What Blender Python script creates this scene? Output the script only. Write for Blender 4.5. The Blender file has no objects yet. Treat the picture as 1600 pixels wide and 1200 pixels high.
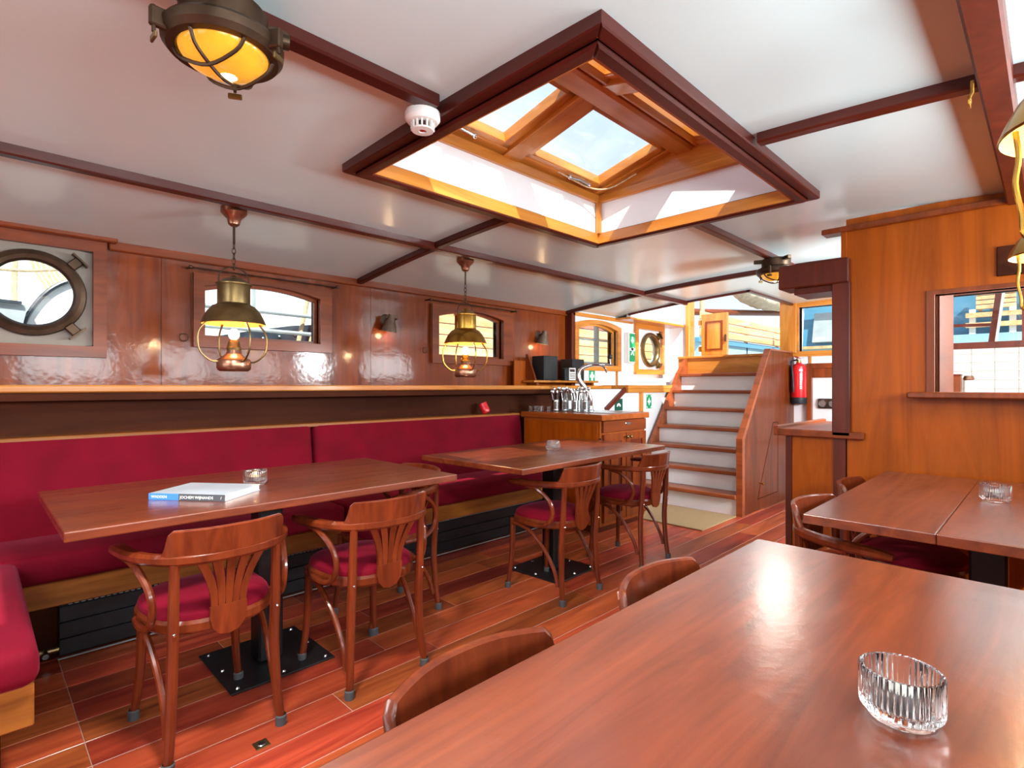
import bpy, bmesh, math, random
from mathutils import Vector, Matrix
random.seed(7)
SC = bpy.context.scene
COL = SC.collection
PI = math.pi
def srgb(h):
    h = h.lstrip('#'); v = [int(h[i:i+2], 16)/255 for i in (0, 2, 4)]
    return tuple((c/12.92 if c <= .04045 else ((c+.055)/1.055)**2.4) for c in v) + (1.0,)

# ------------------------------------------------------------------ camera
EYE = 1.154
cam = bpy.data.cameras.new('camera'); cam.sensor_width = 36; cam.lens = 36*845/1600
cam.shift_y = 3/1600; cam.clip_start = .02; cam.clip_end = 300
camo = bpy.data.objects.new('camera', cam); COL.objects.link(camo)
camo.location = (0, 0, EYE); camo.rotation_euler = (PI/2, 0, -PI/4)
SC.camera = camo
# ------------------------------------------------------------------ sky
W = bpy.data.worlds.new('sky'); SC.world = W; W.use_nodes = True
nt = W.node_tree; nt.nodes.clear()
def wn(t, **k):
    n = nt.nodes.new(t)
    for a, b in k.items(): setattr(n, a, b)
    return n
tc = wn('ShaderNodeTexCoord'); sep = wn('ShaderNodeSeparateXYZ')
nt.links.new(tc.outputs['Generated'], sep.inputs[0])
rmp = wn('ShaderNodeValToRGB')
e = rmp.color_ramp.elements
e[0].position = .0; e[0].color = (.42, .44, .46, 1)
e[1].position = .5; e[1].color = (.70, .82, .93, 1)
for p, c in ((.495, (.5, .52, .54, 1)), (.62, (.55, .70, .90, 1)), (1.0, (.42, .55, .80, 1))):
    x = e.new(p); x.color = c
ma = wn('ShaderNodeMath', operation='MULTIPLY_ADD'); ma.inputs[1].default_value = .5; ma.inputs[2].default_value = .5
nt.links.new(sep.outputs['Z'], ma.inputs[0]); nt.links.new(ma.outputs[0], rmp.inputs[0])
nz = wn('ShaderNodeTexNoise'); nz.inputs['Scale'].default_value = 3.2; nz.inputs['Detail'].default_value = 7
nt.links.new(tc.outputs['Generated'], nz.inputs['Vector'])
cr = wn('ShaderNodeValToRGB'); cr.color_ramp.elements[0].position = .42; cr.color_ramp.elements[1].position = .68
nt.links.new(nz.outputs[0], cr.inputs[0])
cr.color_ramp.elements[1].color = (.75, .75, .75, 1)
mx = wn('ShaderNodeMixRGB'); mx.inputs[2].default_value = (.80, .84, .90, 1)
nt.links.new(cr.outputs[0], mx.inputs[0]); nt.links.new(rmp.outputs[0], mx.inputs[1])
bg = wn('ShaderNodeBackground'); bg.inputs[1].default_value = 1.0
nt.links.new(mx.outputs[0], bg.inputs[0])
wo = wn('ShaderNodeOutputWorld'); nt.links.new(bg.outputs[0], wo.inputs[0])
# ------------------------------------------------------------------ sun and added fill lamps behind and beside the camera
def light(name, kind, loc, energy, color=(1, 1, 1), size=None, size_y=None, direction=None, radius=None, angle=None):
    l = bpy.data.lights.new(name, kind); l.energy = energy; l.color = color
    if kind == 'AREA':
        l.shape = 'RECTANGLE'; l.size = size; l.size_y = size_y
    if radius is not None: l.shadow_soft_size = radius
    if angle is not None: l.angle = angle
    o = bpy.data.objects.new(name, l); COL.objects.link(o); o.location = loc
    if direction is not None:
        o.rotation_euler = Vector(direction).to_track_quat('-Z', 'Y').to_euler()
    return o
SUN_DIR = (.50, .86, -1.08)
light('sun', 'SUN', (0, -3, 8), 6.8, (1, .95, .86), direction=SUN_DIR, angle=.012)
FILL_TINT = (.90, .98, 1.0)  # tint of the added fill lamps, cyan to offset red bounce
# added fill lamps, unseen, set in invented openings aft, to starboard and overhead
light('aft_fill', 'AREA', (-2.46, 1.3, 1.25), 16, FILL_TINT, 3.2, 1.0, (1, 0, -.35))  # added unseen lamp at the aft end, general room fill
for e_, x in ((21, -.35), (22, .75), (19, 1.75), (15, 2.65)):
    light('starboard_fill', 'AREA', (x, -.83, 1.43), e_, FILL_TINT, .8, .5, (0, 1, .75))  # added unseen lamps, tilted up to brighten the ceiling
for e_, x in ((165, 3.85), (26, 4.75)):
    light('galley_fill', 'AREA', (x, -.82, 1.48), e_, FILL_TINT, .9, .5, (0, 1, .8))  # added unseen lamps to brighten the far ceiling and stair end
light('aft_overhead_fill', 'AREA', (-1.35, 1.33, 2.06), 45, FILL_TINT, 1.4, 1.0, (0, 0, -1))  # added overhead lamp, unseen, lifting the near floor and tables
# ------------------------------------------------------------------ exposure
SC.view_settings.view_transform = 'Standard'; SC.view_settings.look = 'None'
SC.view_settings.exposure = .62; SC.view_settings.gamma = 1.0; SC.view_settings.use_curve_mapping = False
SC.cycles.max_bounces = 10; SC.cycles.diffuse_bounces = 5; SC.cycles.glossy_bounces = 5
SC.cycles.transmission_bounces = 10; SC.cycles.transparent_max_bounces = 12
SC.cycles.sample_clamp_indirect = 6; SC.cycles.caustics_refractive = False; SC.cycles.caustics_reflective = False
SC.cycles.use_denoising = True
try: SC.cycles.denoiser = 'OPENIMAGEDENOISE'
except Exception: pass

# ================================================================== materials
MATS = {}
def newmat(name):
    m = bpy.data.materials.new(name); m.use_nodes = True
    MATS[name] = m
    return m, m.node_tree, m.node_tree.nodes['Principled BSDF']
def plain(name, c, rough=.5, metal=0, coat=0, noise=.06, nscale=25, emit=None, estr=0, bump=0, spec=None, sheen=0, trans=0, ior=1.45, alpha=None):
    m, t, b = newmat(name)
    c = srgb(c) if isinstance(c, str) else c
    b.inputs['Roughness'].default_value = rough; b.inputs['Metallic'].default_value = metal
    b.inputs['Coat Weight'].default_value = coat; b.inputs['Coat Roughness'].default_value = .2 if name == 'ceiling_white' else .08
    b.inputs['IOR'].default_value = ior
    if spec is not None: b.inputs['Specular IOR Level'].default_value = spec
    if trans: b.inputs['Transmission Weight'].default_value = trans
    if sheen:
        b.inputs['Sheen Weight'].default_value = sheen; b.inputs['Sheen Roughness'].default_value = .35
        b.inputs['Sheen Tint'].default_value = (1, .2, .35, 1)
    if emit:
        b.inputs['Emission Color'].default_value = srgb(emit) if isinstance(emit, str) else emit
        b.inputs['Emission Strength'].default_value = estr
    tcx = t.nodes.new('ShaderNodeTexCoord'); n = t.nodes.new('ShaderNodeTexNoise')
    n.inputs['Scale'].default_value = nscale; n.inputs['Detail'].default_value = 5
    t.links.new(tcx.outputs['Object'], n.inputs['Vector'])
    r = t.nodes.new('ShaderNodeValToRGB')
    r.color_ramp.elements[0].position = .3; r.color_ramp.elements[1].position = .7
    r.color_ramp.elements[0].color = tuple(max(0, x*(1-noise)) for x in c[:3]) + (1,)
    r.color_ramp.elements[1].color = tuple(min(1, x*(1+noise)) for x in c[:3]) + (1,)
    t.links.new(n.outputs[0], r.inputs[0]); t.links.new(r.outputs[0], b.inputs['Base Color'])
    if bump:
        bp = t.nodes.new('ShaderNodeBump'); bp.inputs['Strength'].default_value = bump; bp.inputs['Distance'].default_value = .01
        t.links.new(n.outputs[0], bp.inputs['Height']); t.links.new(bp.outputs[0], b.inputs['Normal'])
    return m
def wood(name, dark, light_, grain='x', sc=1.0, rough=.3, coat=.6, coatr=.1, spec=.25, vary=0.0, swirl=1.2, bump=.02, wavy=0.0, huev=0.0):
    m, t, b = newmat(name)
    L = t.links.new
    tcx = t.nodes.new('ShaderNodeTexCoord'); oi = t.nodes.new('ShaderNodeObjectInfo')
    vm = t.nodes.new('ShaderNodeVectorMath'); vm.operation = 'MULTIPLY_ADD'
    cmb = t.nodes.new('ShaderNodeCombineXYZ')
    for i in range(3): L(oi.outputs['Random'], cmb.inputs[i])
    vm.inputs[1].default_value = (7, 5, 9)
    L(cmb.outputs[0], vm.inputs[0]); L(tcx.outputs['Object'], vm.inputs[2])
    mp = t.nodes.new('ShaderNodeMapping')
    s = {'x': (.9, 9, 9), 'y': (9, .9, 9), 'z': (9, 9, .9)}[grain]
    mp.inputs['Scale'].default_value = tuple(v*sc for v in s)
    L(vm.outputs[0], mp.inputs[0])
    n = t.nodes.new('ShaderNodeTexNoise'); n.inputs['Scale'].default_value = 1.6; n.inputs['Detail'].default_value = 9
    n.inputs['Roughness'].default_value = .62; n.inputs['Distortion'].default_value = swirl
    L(mp.outputs[0], n.inputs['Vector'])
    r = t.nodes.new('ShaderNodeValToRGB')
    r.color_ramp.elements[0].position = .30; r.color_ramp.elements[1].position = .70
    r.color_ramp.elements[0].color = srgb(dark); r.color_ramp.elements[1].color = srgb(light_)
    L(n.outputs[0], r.inputs[0])
    # broad figure
    n2 = t.nodes.new('ShaderNodeTexNoise'); n2.inputs['Scale'].default_value = .55; n2.inputs['Detail'].default_value = 3
    n2.inputs['Distortion'].default_value = 2.0
    L(mp.outputs[0], n2.inputs['Vector'])
    hs = t.nodes.new('ShaderNodeHueSaturation')
    m1 = t.nodes.new('ShaderNodeMapRange'); m1.inputs['From Min'].default_value = .3; m1.inputs['From Max'].default_value = .7
    m1.inputs['To Min'].default_value = .82; m1.inputs['To Max'].default_value = 1.18
    L(n2.outputs[0], m1.inputs['Value'])
    m2 = t.nodes.new('ShaderNodeMapRange'); m2.inputs['To Min'].default_value = 1-vary; m2.inputs['To Max'].default_value = 1+vary
    L(oi.outputs['Random'], m2.inputs['Value'])
    mu = t.nodes.new('ShaderNodeMath'); mu.operation = 'MULTIPLY'
    L(m1.outputs[0], mu.inputs[0]); L(m2.outputs[0], mu.inputs[1]); L(mu.outputs[0], hs.inputs['Value'])
    if huev:
        m3 = t.nodes.new('ShaderNodeMapRange'); m3.inputs['To Min'].default_value = .5-huev; m3.inputs['To Max'].default_value = .5+huev
        f = t.nodes.new('ShaderNodeMath'); f.operation = 'FRACT'
        g = t.nodes.new('ShaderNodeMath'); g.operation = 'MULTIPLY'; g.inputs[1].default_value = 13.7
        L(oi.outputs['Random'], g.inputs[0]); L(g.outputs[0], f.inputs[0]); L(f.outputs[0], m3.inputs['Value'])
        L(m3.outputs[0], hs.inputs['Hue'])
    L(r.outputs[0], hs.inputs['Color']); L(hs.outputs[0], b.inputs['Base Color'])
    b.inputs['Roughness'].default_value = rough; b.inputs['Coat Weight'].default_value = coat
    b.inputs['Coat Roughness'].default_value = coatr
    b.inputs['Specular IOR Level'].default_value = spec
    b.inputs['Coat IOR'].default_value = 1.85 if name == 'w_table' else 1.5
    bp = t.nodes.new('ShaderNodeBump'); bp.inputs['Strength'].default_value = bump; bp.inputs['Distance'].default_value = .01
    L(n.outputs[0], bp.inputs['Height']); L(bp.outputs[0], b.inputs['Normal'])
    if wavy:
        n3 = t.nodes.new('ShaderNodeTexNoise'); n3.inputs['Scale'].default_value = 9; n3.inputs['Detail'].default_value = 9 if name == 'w_table' else 3; n3.inputs['Roughness'].default_value = .62
        L(tcx.outputs['Object'], n3.inputs['Vector'])
        b3 = t.nodes.new('ShaderNodeBump'); b3.inputs['Strength'].default_value = wavy; b3.inputs['Distance'].default_value = .02
        L(n3.outputs[0], b3.inputs['Height']); L(b3.outputs[0], b.inputs['Coat Normal'])
    return m
wood('w_floor', '#84301c', '#bd5a33', 'x', .9, .38, .3, .18, vary=.38, huev=.012)
wood('w_table', '#55200e', '#823a1c', 'x', .8, .35, 1.0, .21, swirl=2.2, wavy=.10)
wood('w_wall', '#5d2205', '#853b0c', 'z', .6, .4, .45, .11, .15, swirl=2.0, vary=.06, wavy=.06)
wood('w_stairpanel', '#4a1c07', '#733310', 'z', .6, .45, .2, .15, .15, swirl=2.0)
wood('w_bulk', '#843a04', '#aa5209', 'z', .5, .45, .12, .22, .15, swirl=2.4, wavy=.06)
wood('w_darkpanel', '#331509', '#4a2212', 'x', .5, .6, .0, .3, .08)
wood('w_beam_x', '#38100a', '#521a10', 'x', .7, .35, .3, .2)
wood('w_beam_y', '#38100a', '#521a10', 'y', .7, .35, .3, .2)
wood('w_post', '#47160a', '#632512', 'z', .7, .45, .12, .25)
wood('w_trim_x', '#60270b', '#873e17', 'x', .7, .4, .2, .18, .2)
wood('w_trim_z', '#60270b', '#873e17', 'z', .7, .4, .2, .18, .2)
wood('w_amber_x', '#a8601c', '#d0893a', 'x', .7, .35, .6, .15)
wood('w_amber_y', '#a8601c', '#d0893a', 'y', .7, .35, .6, .15)
wood('w_amber_z', '#a8601c', '#d0893a', 'z', .7, .35, .6, .15)
wood('w_chair', '#521c0c', '#7a3418', 'z', 1.2, .3, .5, .12)
wood('w_cab', '#7f3a0e', '#a85620', 'y', .6, .35, .3, .12, swirl=2.0)
wood('w_stair', '#74351a', '#a0522c', 'y', .8, .4, .25, .2)
wood('w_rail', '#6f3c16', '#a3652a', 'x', .8, .4, .4, .2)
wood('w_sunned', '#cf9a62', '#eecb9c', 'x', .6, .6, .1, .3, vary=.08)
plain('ceiling_white', '#d9eff1', .36, coat=.8, noise=.015, nscale=3)
plain('white_paint', '#e6e6e8', .4, coat=.2, noise=.02, nscale=6)
plain('beige_panel', '#8f8377', .45, noise=.03)
plain('velvet', '#6a0019', .85, noise=.16, nscale=7, sheen=.12, bump=.02, spec=.2)
plain('velvet_seat', '#72021d', .85, noise=.12, nscale=9, sheen=.12, bump=.02, spec=.2)
plain('black_metal', '#17181b', .38, noise=.15, spec=.5)
plain('radiator_black', '#1d1f23', .45, noise=.2)
plain('rubber_grey', '#4a4c50', .7)
plain('brass_old', '#7c6844', .34, metal=.9, noise=.25, nscale=14)
plain('brass_dark', '#4c3a2c', .42, metal=.75, noise=.3, nscale=14)
plain('brass_bright', '#b98d3e', .25, metal=.95, noise=.15, nscale=14)
plain('copper', '#9b6e58', .28, metal=.9, noise=.25, nscale=18)
plain('chrome', '#d8d8dc', .08, metal=1, noise=.02)
plain('steel', '#b5b8ba', .25, metal=1, noise=.08)
plain('rust_shade', '#6d5a4c', .6, metal=.4, noise=.3, nscale=40)
plain('shade_inside', '#d39a4a', .5, noise=.05)
plain('white_plastic', '#e4dfdc', .4, noise=.02)
plain('dark_slot', '#3a2420', .6)
plain('black_plastic', '#1c1d22', .5)
plain('dark_red', '#c8141c', .3, coat=.5)
plain('cherry_glass', '#d8202c', .2, coat=.5)
plain('green_sign', '#0a8a56', .4, emit='#0a8a56', estr=.15)
plain('green_dark', '#0e4a3a', .4)
plain('sign_white', '#f2f4f2', .5)
plain('tile', '#cdc6bd', .15, coat=.5, noise=.015, nscale=3)
plain('grout', '#a89a8c', .8)
plain('caulk', '#b89a8e', .6)
plain('mat_tan', '#a0815c', .95, noise=.3, nscale=180, bump=.4)
plain('book_cover', '#b9c6d2', .3, coat=.3, noise=.18, nscale=4)
plain('book_blue', '#3f86d6', .35, coat=.3)
plain('book_dark', '#46484e', .35, coat=.3)
plain('paper', '#ece8e0', .7)
plain('wax', '#f1ece2', .5)
plain('rope', '#c3ae8a', .9, noise=.25, nscale=60, bump=.3)
plain('sail', '#d8d0bc', .9, noise=.15, nscale=12, bump=.3)
plain('blue_paint', '#93bfd2', .4, noise=.04, nscale=4)
plain('blue_dark', '#4f8aa8', .4, noise=.06, nscale=4)
plain('steel_grey', '#9aa6aa', .45, noise=.1, nscale=6)
plain('hull_black', '#2b3742', .35, noise=.25, nscale=8)
plain('canvas_white', '#dfe5e2', .7, noise=.05, nscale=4)
plain('flag_blue', '#2d6fc8', .7)
plain('brick_red', '#c0705a', .8, noise=.15)
plain('deck_outside', '#9c9a90', .7, noise=.1)
plain('bulb_warm', (1, .8, .5, 1), .4, emit=(1, .72, .38, 1), estr=14)
plain('flame', (1, .6, .2, 1), .4, emit=(1, .55, .18, 1), estr=8)
plain('amber_glass', '#e08a14', .15, emit=(1, .50, .06, 1), estr=.38, noise=.35, nscale=14)
plain('glow_core', (1, .85, .55, 1), .4, emit=(1, .8, .42, 1), estr=7)
plain('glass', (1, 1, 1, 1), .0, trans=1.0, noise=0, ior=1.46)
def pane_mat():
    m = bpy.data.materials.new('pane'); m.use_nodes = True; MATS['pane'] = m
    t = m.node_tree; t.nodes.clear()
    tr = t.nodes.new('ShaderNodeBsdfTransparent'); tr.inputs[0].default_value = (.97, .985, .985, 1)
    gl = t.nodes.new('ShaderNodeBsdfGlossy'); gl.inputs['Roughness'].default_value = .02
    lw = t.nodes.new('ShaderNodeLayerWeight'); lw.inputs['Blend'].default_value = .5
    pw = t.nodes.new('ShaderNodeMath'); pw.operation = 'POWER'; pw.inputs[1].default_value = 4
    fr = t.nodes.new('ShaderNodeMath'); fr.operation = 'MULTIPLY_ADD'; fr.inputs[1].default_value = .5; fr.inputs[2].default_value = .03
    t.links.new(lw.outputs['Facing'], pw.inputs[0]); t.links.new(pw.outputs[0], fr.inputs[0])
    ns = t.nodes.new('ShaderNodeTexNoise'); ns.inputs['Scale'].default_value = 6; ns.inputs['Detail'].default_value = 6
    cr_ = t.nodes.new('ShaderNodeValToRGB'); cr_.color_ramp.elements[0].position = .55; cr_.color_ramp.elements[1].position = .9
    cr_.color_ramp.elements[1].color = (.12, .12, .12, 1)
    df = t.nodes.new('ShaderNodeBsdfTranslucent'); df.inputs[0].default_value = (.9, .9, .9, 1)
    a = t.nodes.new('ShaderNodeMixShader'); b = t.nodes.new('ShaderNodeMixShader'); o = t.nodes.new('ShaderNodeOutputMaterial')
    t.links.new(ns.outputs[0], cr_.inputs[0]); t.links.new(cr_.outputs[0], a.inputs[0])
    t.links.new(tr.outputs[0], a.inputs[1]); t.links.new(df.outputs[0], a.inputs[2])
    t.links.new(fr.outputs[0], b.inputs[0]); t.links.new(a.outputs[0], b.inputs[1]); t.links.new(gl.outputs[0], b.inputs[2])
    t.links.new(b.outputs[0], o.inputs[0])
pane_mat()

# ================================================================== mesh helpers
def catmull(pts, sub):
    P = [Vector(p) for p in pts]
    if len(P) < 3 or sub <= 1: return P
    out = []
    for i in range(len(P)-1):
        p0 = P[i-1] if i > 0 else P[i]*2-P[i+1]
        p1, p2 = P[i], P[i+1]
        p3 = P[i+2] if i+2 < len(P) else P[i+1]*2-P[i]
        for k in range(sub):
            u = k/sub
            out.append(.5*((2*p1)+(p2-p0)*u+(2*p0-5*p1+4*p2-p3)*u*u+(3*p1-p0-3*p2+p3)*u**3))
    out.append(P[-1])
    return out
class MB:
    def __init__(s): s.bm = bmesh.new()
    def box(s, x0, x1, y0, y1, z0, z1, bev=0, seg=1):
        x0, x1 = min(x0, x1), max(x0, x1); y0, y1 = min(y0, y1), max(y0, y1); z0, z1 = min(z0, z1), max(z0, z1)
        b = s.bm
        v = [b.verts.new(p) for p in ((x0, y0, z0), (x1, y0, z0), (x1, y1, z0), (x0, y1, z0), (x0, y0, z1), (x1, y0, z1), (x1, y1, z1), (x0, y1, z1))]
        fs = [b.faces.new([v[i] for i in q]) for q in ((3, 2, 1, 0), (4, 5, 6, 7), (0, 1, 5, 4), (1, 2, 6, 5), (2, 3, 7, 6), (3, 0, 4, 7))]
        if bev > 0:
            es = set(e for f in fs for e in f.edges)
            bmesh.ops.bevel(b, geom=list(es), offset=bev, segments=seg, affect='EDGES', profile=.5)
        return s
    def obox(s, c, ax, ay, az, bev=0):
        """oriented box: centre c, half-vectors ax ay az"""
        c, ax, ay, az = map(Vector, (c, ax, ay, az)); b = s.bm
        v = [b.verts.new(c+i*ax+j*ay+k*az) for k in (-1, 1) for i, j in ((-1, -1), (1, -1), (1, 1), (-1, 1))]
        fs = [b.faces.new([v[i] for i in q]) for q in ((3, 2, 1, 0), (4, 5, 6, 7), (0, 1, 5, 4), (1, 2, 6, 5), (2, 3, 7, 6), (3, 0, 4, 7))]
        if bev: bmesh.ops.bevel(b, geom=list(set(e for f in fs for e in f.edges)), offset=bev, segments=1, affect='EDGES')
        return s
    def prism(s, poly, f, d):
        """2-D polygon poly, f(u,v)->3-D point, extruded by vector d"""
        b = s.bm; d = Vector(d)
        a = [b.verts.new(Vector(f(*p))) for p in poly]; c = [b.verts.new(Vector(f(*p))+d) for p in poly]
        n = len(poly)
        b.faces.new(a[::-1]); b.faces.new(c)
        for i in range(n): b.faces.new((a[i], a[(i+1) % n], c[(i+1) % n], c[i]))
        return s
    def ring(s, outer, inner, f, d):
        """frame between two matched closed loops, extruded by d"""
        b = s.bm; d = Vector(d); n = len(outer)
        L = [[b.verts.new(Vector(f(*p))+o) for p in loop] for o in (Vector((0, 0, 0)), d) for loop in (outer, inner)]
        o0, i0, o1, i1 = L
        for k in range(n):
            j = (k+1) % n
            b.faces.new((o0[k], i0[k], i0[j], o0[j])); b.faces.new((o1[k], o1[j], i1[j], i1[k]))
            b.faces.new((o0[k], o0[j], o1[j], o1[k])); b.faces.new((i0[k], i1[k], i1[j], i0[j]))
        return s
    def tube(s, pts, r, n=8, sub=1, caps=True, closed=False, squash=1.0):
        P = catmull(pts, sub); m = len(P)
        rr = r if isinstance(r, (list, tuple)) else [r]*2
        def rad(u):
            x = u*(len(rr)-1); i = min(int(x), len(rr)-2); w = x-i
            return rr[i]*(1-w)+rr[i+1]*w
        b = s.bm; rings = []; nrm = None
        for i, p in enumerate(P):
            if closed: t = P[(i+1) % m]-P[i-1]
            else: t = P[min(i+1, m-1)]-P[max(i-1, 0)]
            t.normalize()
            if nrm is None:
                nrm = t.cross(Vector((0, 0, 1)))
                if nrm.length < .1: nrm = t.cross(Vector((1, 0, 0)))
            nrm = (nrm-t*nrm.dot(t)).normalized(); bi = t.cross(nrm)
            q = rad(i/max(1, m-1))
            rings.append([b.verts.new(p+nrm*math.cos(a)*q+bi*math.sin(a)*q*squash) for a in (2*PI*k/n for k in range(n))])
        for i in range(m if closed else m-1):
            A, B = rings[i], rings[(i+1) % m]
            for k in range(n): b.faces.new((A[k], A[(k+1) % n], B[(k+1) % n], B[k]))
        if caps and not closed:
            b.faces.new(rings[0][::-1]); b.faces.new(rings[-1])
        return s
    def ribbon(s, pts, w, h, sub=4, ch=.3):
        """section w (horizontal) x h (vertical) swept along a path; w,h lists interpolated"""
        P = catmull(pts, sub); m = len(P); b = s.bm; rings = []
        def ip(L, u):
            if not isinstance(L, (list, tuple)): return L
            x = u*(len(L)-1); i = min(int(x), len(L)-2); k = x-i
            return L[i]*(1-k)+L[i+1]*k
        for i, p in enumerate(P):
            t = P[min(i+1, m-1)]-P[max(i-1, 0)]; t.normalize()
            nn = Vector((-t.y, t.x, 0)).normalized(); up = t.cross(nn)*-1
            if up.z < 0: up = -up
            u = i/(m-1); a, c = ip(w, u)/2, ip(h, u)/2; k = min(a, c)*ch*2
            sec = [(-a, -c+k), (-a+k, -c), (a-k, -c), (a, -c+k), (a, c-k), (a-k, c), (-a+k, c), (-a, c-k)]
            rings.append([b.verts.new(p+nn*x+up*y) for x, y in sec])
        for i in range(m-1):
            A, B = rings[i], rings[i+1]
            for k in range(8): b.faces.new((A[k], B[k], B[(k+1) % 8], A[(k+1) % 8]))
        b.faces.new(rings[0]); b.faces.new(rings[-1][::-1])
        return s
    def lathe(s, prof, n=24, c=(0, 0, 0), mod=None):
        b = s.bm; rings = []
        for r, z in prof:
            if r < 1e-6: rings.append([b.verts.new((c[0], c[1], c[2]+z))])
            else:
                ring = []
                for k in range(n):
                    a = 2*PI*k/n; q = r*(mod(a, r, z) if mod else 1)
                    ring.append(b.verts.new((c[0]+q*math.cos(a), c[1]+q*math.sin(a), c[2]+z)))
                rings.append(ring)
        for A, B in zip(rings, rings[1:]):
            if len(A) == 1 and len(B) == 1: continue
            for k in range(n):
                j = (k+1) % n
                if len(A) == 1: b.faces.new((A[0], B[j], B[k]))
                elif len(B) == 1: b.faces.new((A[k], A[j], B[0]))
                else: b.faces.new((A[k], A[j], B[j], B[k]))
        return s
    def ball(s, c, r, seg=12, sz=1):
        return s.lathe([(r*math.sin(PI*i/8) if 0 < i < 8 else 0, -r*math.cos(PI*i/8)*sz) for i in range(9)], seg, c)
    def poly(s, pts):
        s.bm.faces.new([s.bm.verts.new(p) for p in pts]); return s
    def xf(s, mat):
        bmesh.ops.transform(s.bm, matrix=mat, verts=s.bm.verts); return s
    def mesh(s, name, mat, smooth=False, off=None, fix=True):
        if off is not None: bmesh.ops.translate(s.bm, vec=-Vector(off), verts=s.bm.verts)
        if fix: bmesh.ops.recalc_face_normals(s.bm, faces=s.bm.faces)
        me = bpy.data.meshes.new(name); s.bm.to_mesh(me); s.bm.free()
        me.materials.append(MATS[mat])
        if smooth:
            for p in me.polygons: p.use_smooth = True
            try: me.set_sharp_from_angle(angle=math.radians(32))
            except Exception: pass
        return me
    def build(s, name, mat, parent=None, smooth=False, local=False, label=None):
        """world-space shapes become a child of parent (or a top-level object); local=True keeps them in the parent's frame"""
        off = None
        if parent is not None and not local:
            off = worldloc(parent)
        o = bpy.data.objects.new(name, s.mesh(name, mat, smooth, off))
        COL.objects.link(o)
        if parent is not None: o.parent = parent
        if label: o['label'] = label
        return o
def worldloc(o):
    v = Vector(o.location)
    while o.parent is not None:
        o = o.parent; v += Vector(o.location)
    return v
def tag(o, label, cat, group=None):
    o['label'] = label; o['category'] = cat
    if group: o['group'] = group
    return o
def thing(name, label, cat, loc=(0, 0, 0), rz=0, group=None):
    o = bpy.data.objects.new(name, None); o.empty_display_size = .1; COL.objects.link(o)
    o.location = loc; o.rotation_euler = (0, 0, rz)
    return tag(o, label, cat, group)
def struct(o): o['kind'] = 'structure'; return o
def sroot(name, loc=(0, 0, 0)):
    o = bpy.data.objects.new(name, None); COL.objects.link(o); o.location = loc
    return struct(o)
def dup(root, loc, rz, label, group=None):
    def cp(o, par):
        c = o.copy(); COL.objects.link(c); c.parent = par
        for ch in [x for x in bpy.data.objects if x.parent is o]: cp(ch, c)
        return c
    r = cp(root, None); r.location = loc; r.rotation_euler = (0, 0, rz); r['label'] = label
    if group: r['group'] = group
    return r
def text_mesh(body, size, name='lettering', mat='sign_white', parent=None, mat4=None, extrude=.0004):
    cu = bpy.data.curves.new('tmp', 'FONT'); cu.body = body; cu.size = size; cu.extrude = extrude
    cu.align_x = 'LEFT'; cu.align_y = 'CENTER'; cu.resolution_u = 2
    o = bpy.data.objects.new('tmp', cu); COL.objects.link(o)
    dg = bpy.context.evaluated_depsgraph_get()
    me = bpy.data.meshes.new_from_object(o.evaluated_get(dg)); bpy.data.objects.remove(o)
    me.name = name
    if mat4 is not None: me.transform(mat4)
    me.materials.clear(); me.materials.append(MATS[mat])
    r = bpy.data.objects.new(name, me); COL.objects.link(r); r.parent = parent
    return r

def cells(u, v, holes):
    """grid cells of a rectangle with rectangular holes removed"""
    us = sorted(set([u[0], u[1]] + [min(max(h[i], u[0]), u[1]) for h in holes for i in (0, 1)]))
    vs = sorted(set([v[0], v[1]] + [min(max(h[i], v[0]), v[1]) for h in holes for i in (2, 3)]))
    for a, b in zip(us, us[1:]):
        run = None
        for c, d in zip(vs, vs[1:]):
            cu, cv = (a+b)/2, (c+d)/2
            if any(h[0] < cu < h[1] and h[2] < cv < h[3] for h in holes):
                if run: yield (a, b, *run); run = None
            else: run = (run[0], d) if run else (c, d)
        if run: yield (a, b, *run)
# ================================================================== room dimensions
XA, XE = -2.5, 6.15            # aft wall, forward end wall
YS, YP, YF = -.85, 3.45, 3.38  # starboard wall, port wall, port wall forward section
XF = 4.22                      # post where the forward section begins
def zc(y): return 2.03-.03*(y-1.33)**2
SKY = (1.11, 2.58, .82, 1.87)  # skylight opening
HAT = (4.98, XE, 1.95, 3.19)   # companionway hatch opening

# ------------------------------------------------------------------ floor
floor = struct(MB().box(XA, XE, YS, YP+.1, -.06, -.0015).build('floor', 'caulk'))
PW = .152
y = YP-.02; row = 0
while y > YS+.01:
    y0 = max(y-PW, YS)
    xs = [XA]
    x = XA+random.uniform(.3, 1.3)
    while x < XE-.35:
        xs.append(x); x += random.uniform(.9, 1.7)
    xs.append(XE)
    if y > 1.25:
        xs = sorted([q for q in xs if abs(q-.26) > .35]+[.26])
    for a, b in zip(xs, xs[1:]):
        p = MB().box(-(b-a)/2+.0012, (b-a)/2-.0012, -(y-y0)/2+.0019, (y-y0)/2-.0019, -.01, 0, .001)
        o = p.build('plank', 'w_floor', floor, local=True)
        o.location = ((a+b)/2, (y+y0)/2, 0)
    y = y0; row += 1
# brass floor inlet
p = thing('floor_socket', 'small square brass plate set into the planks near the nearest chair', 'floor plate', (.66, 1.80, 0))
MB().box(-.022, .022, -.022, .022, 0, .003, .001).build('plate', 'brass_old', p, local=True)
MB().lathe([(0, .0045), (.011, .0045), (.013, .003)], 14).build('cap', 'steel', p, local=True)

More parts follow.
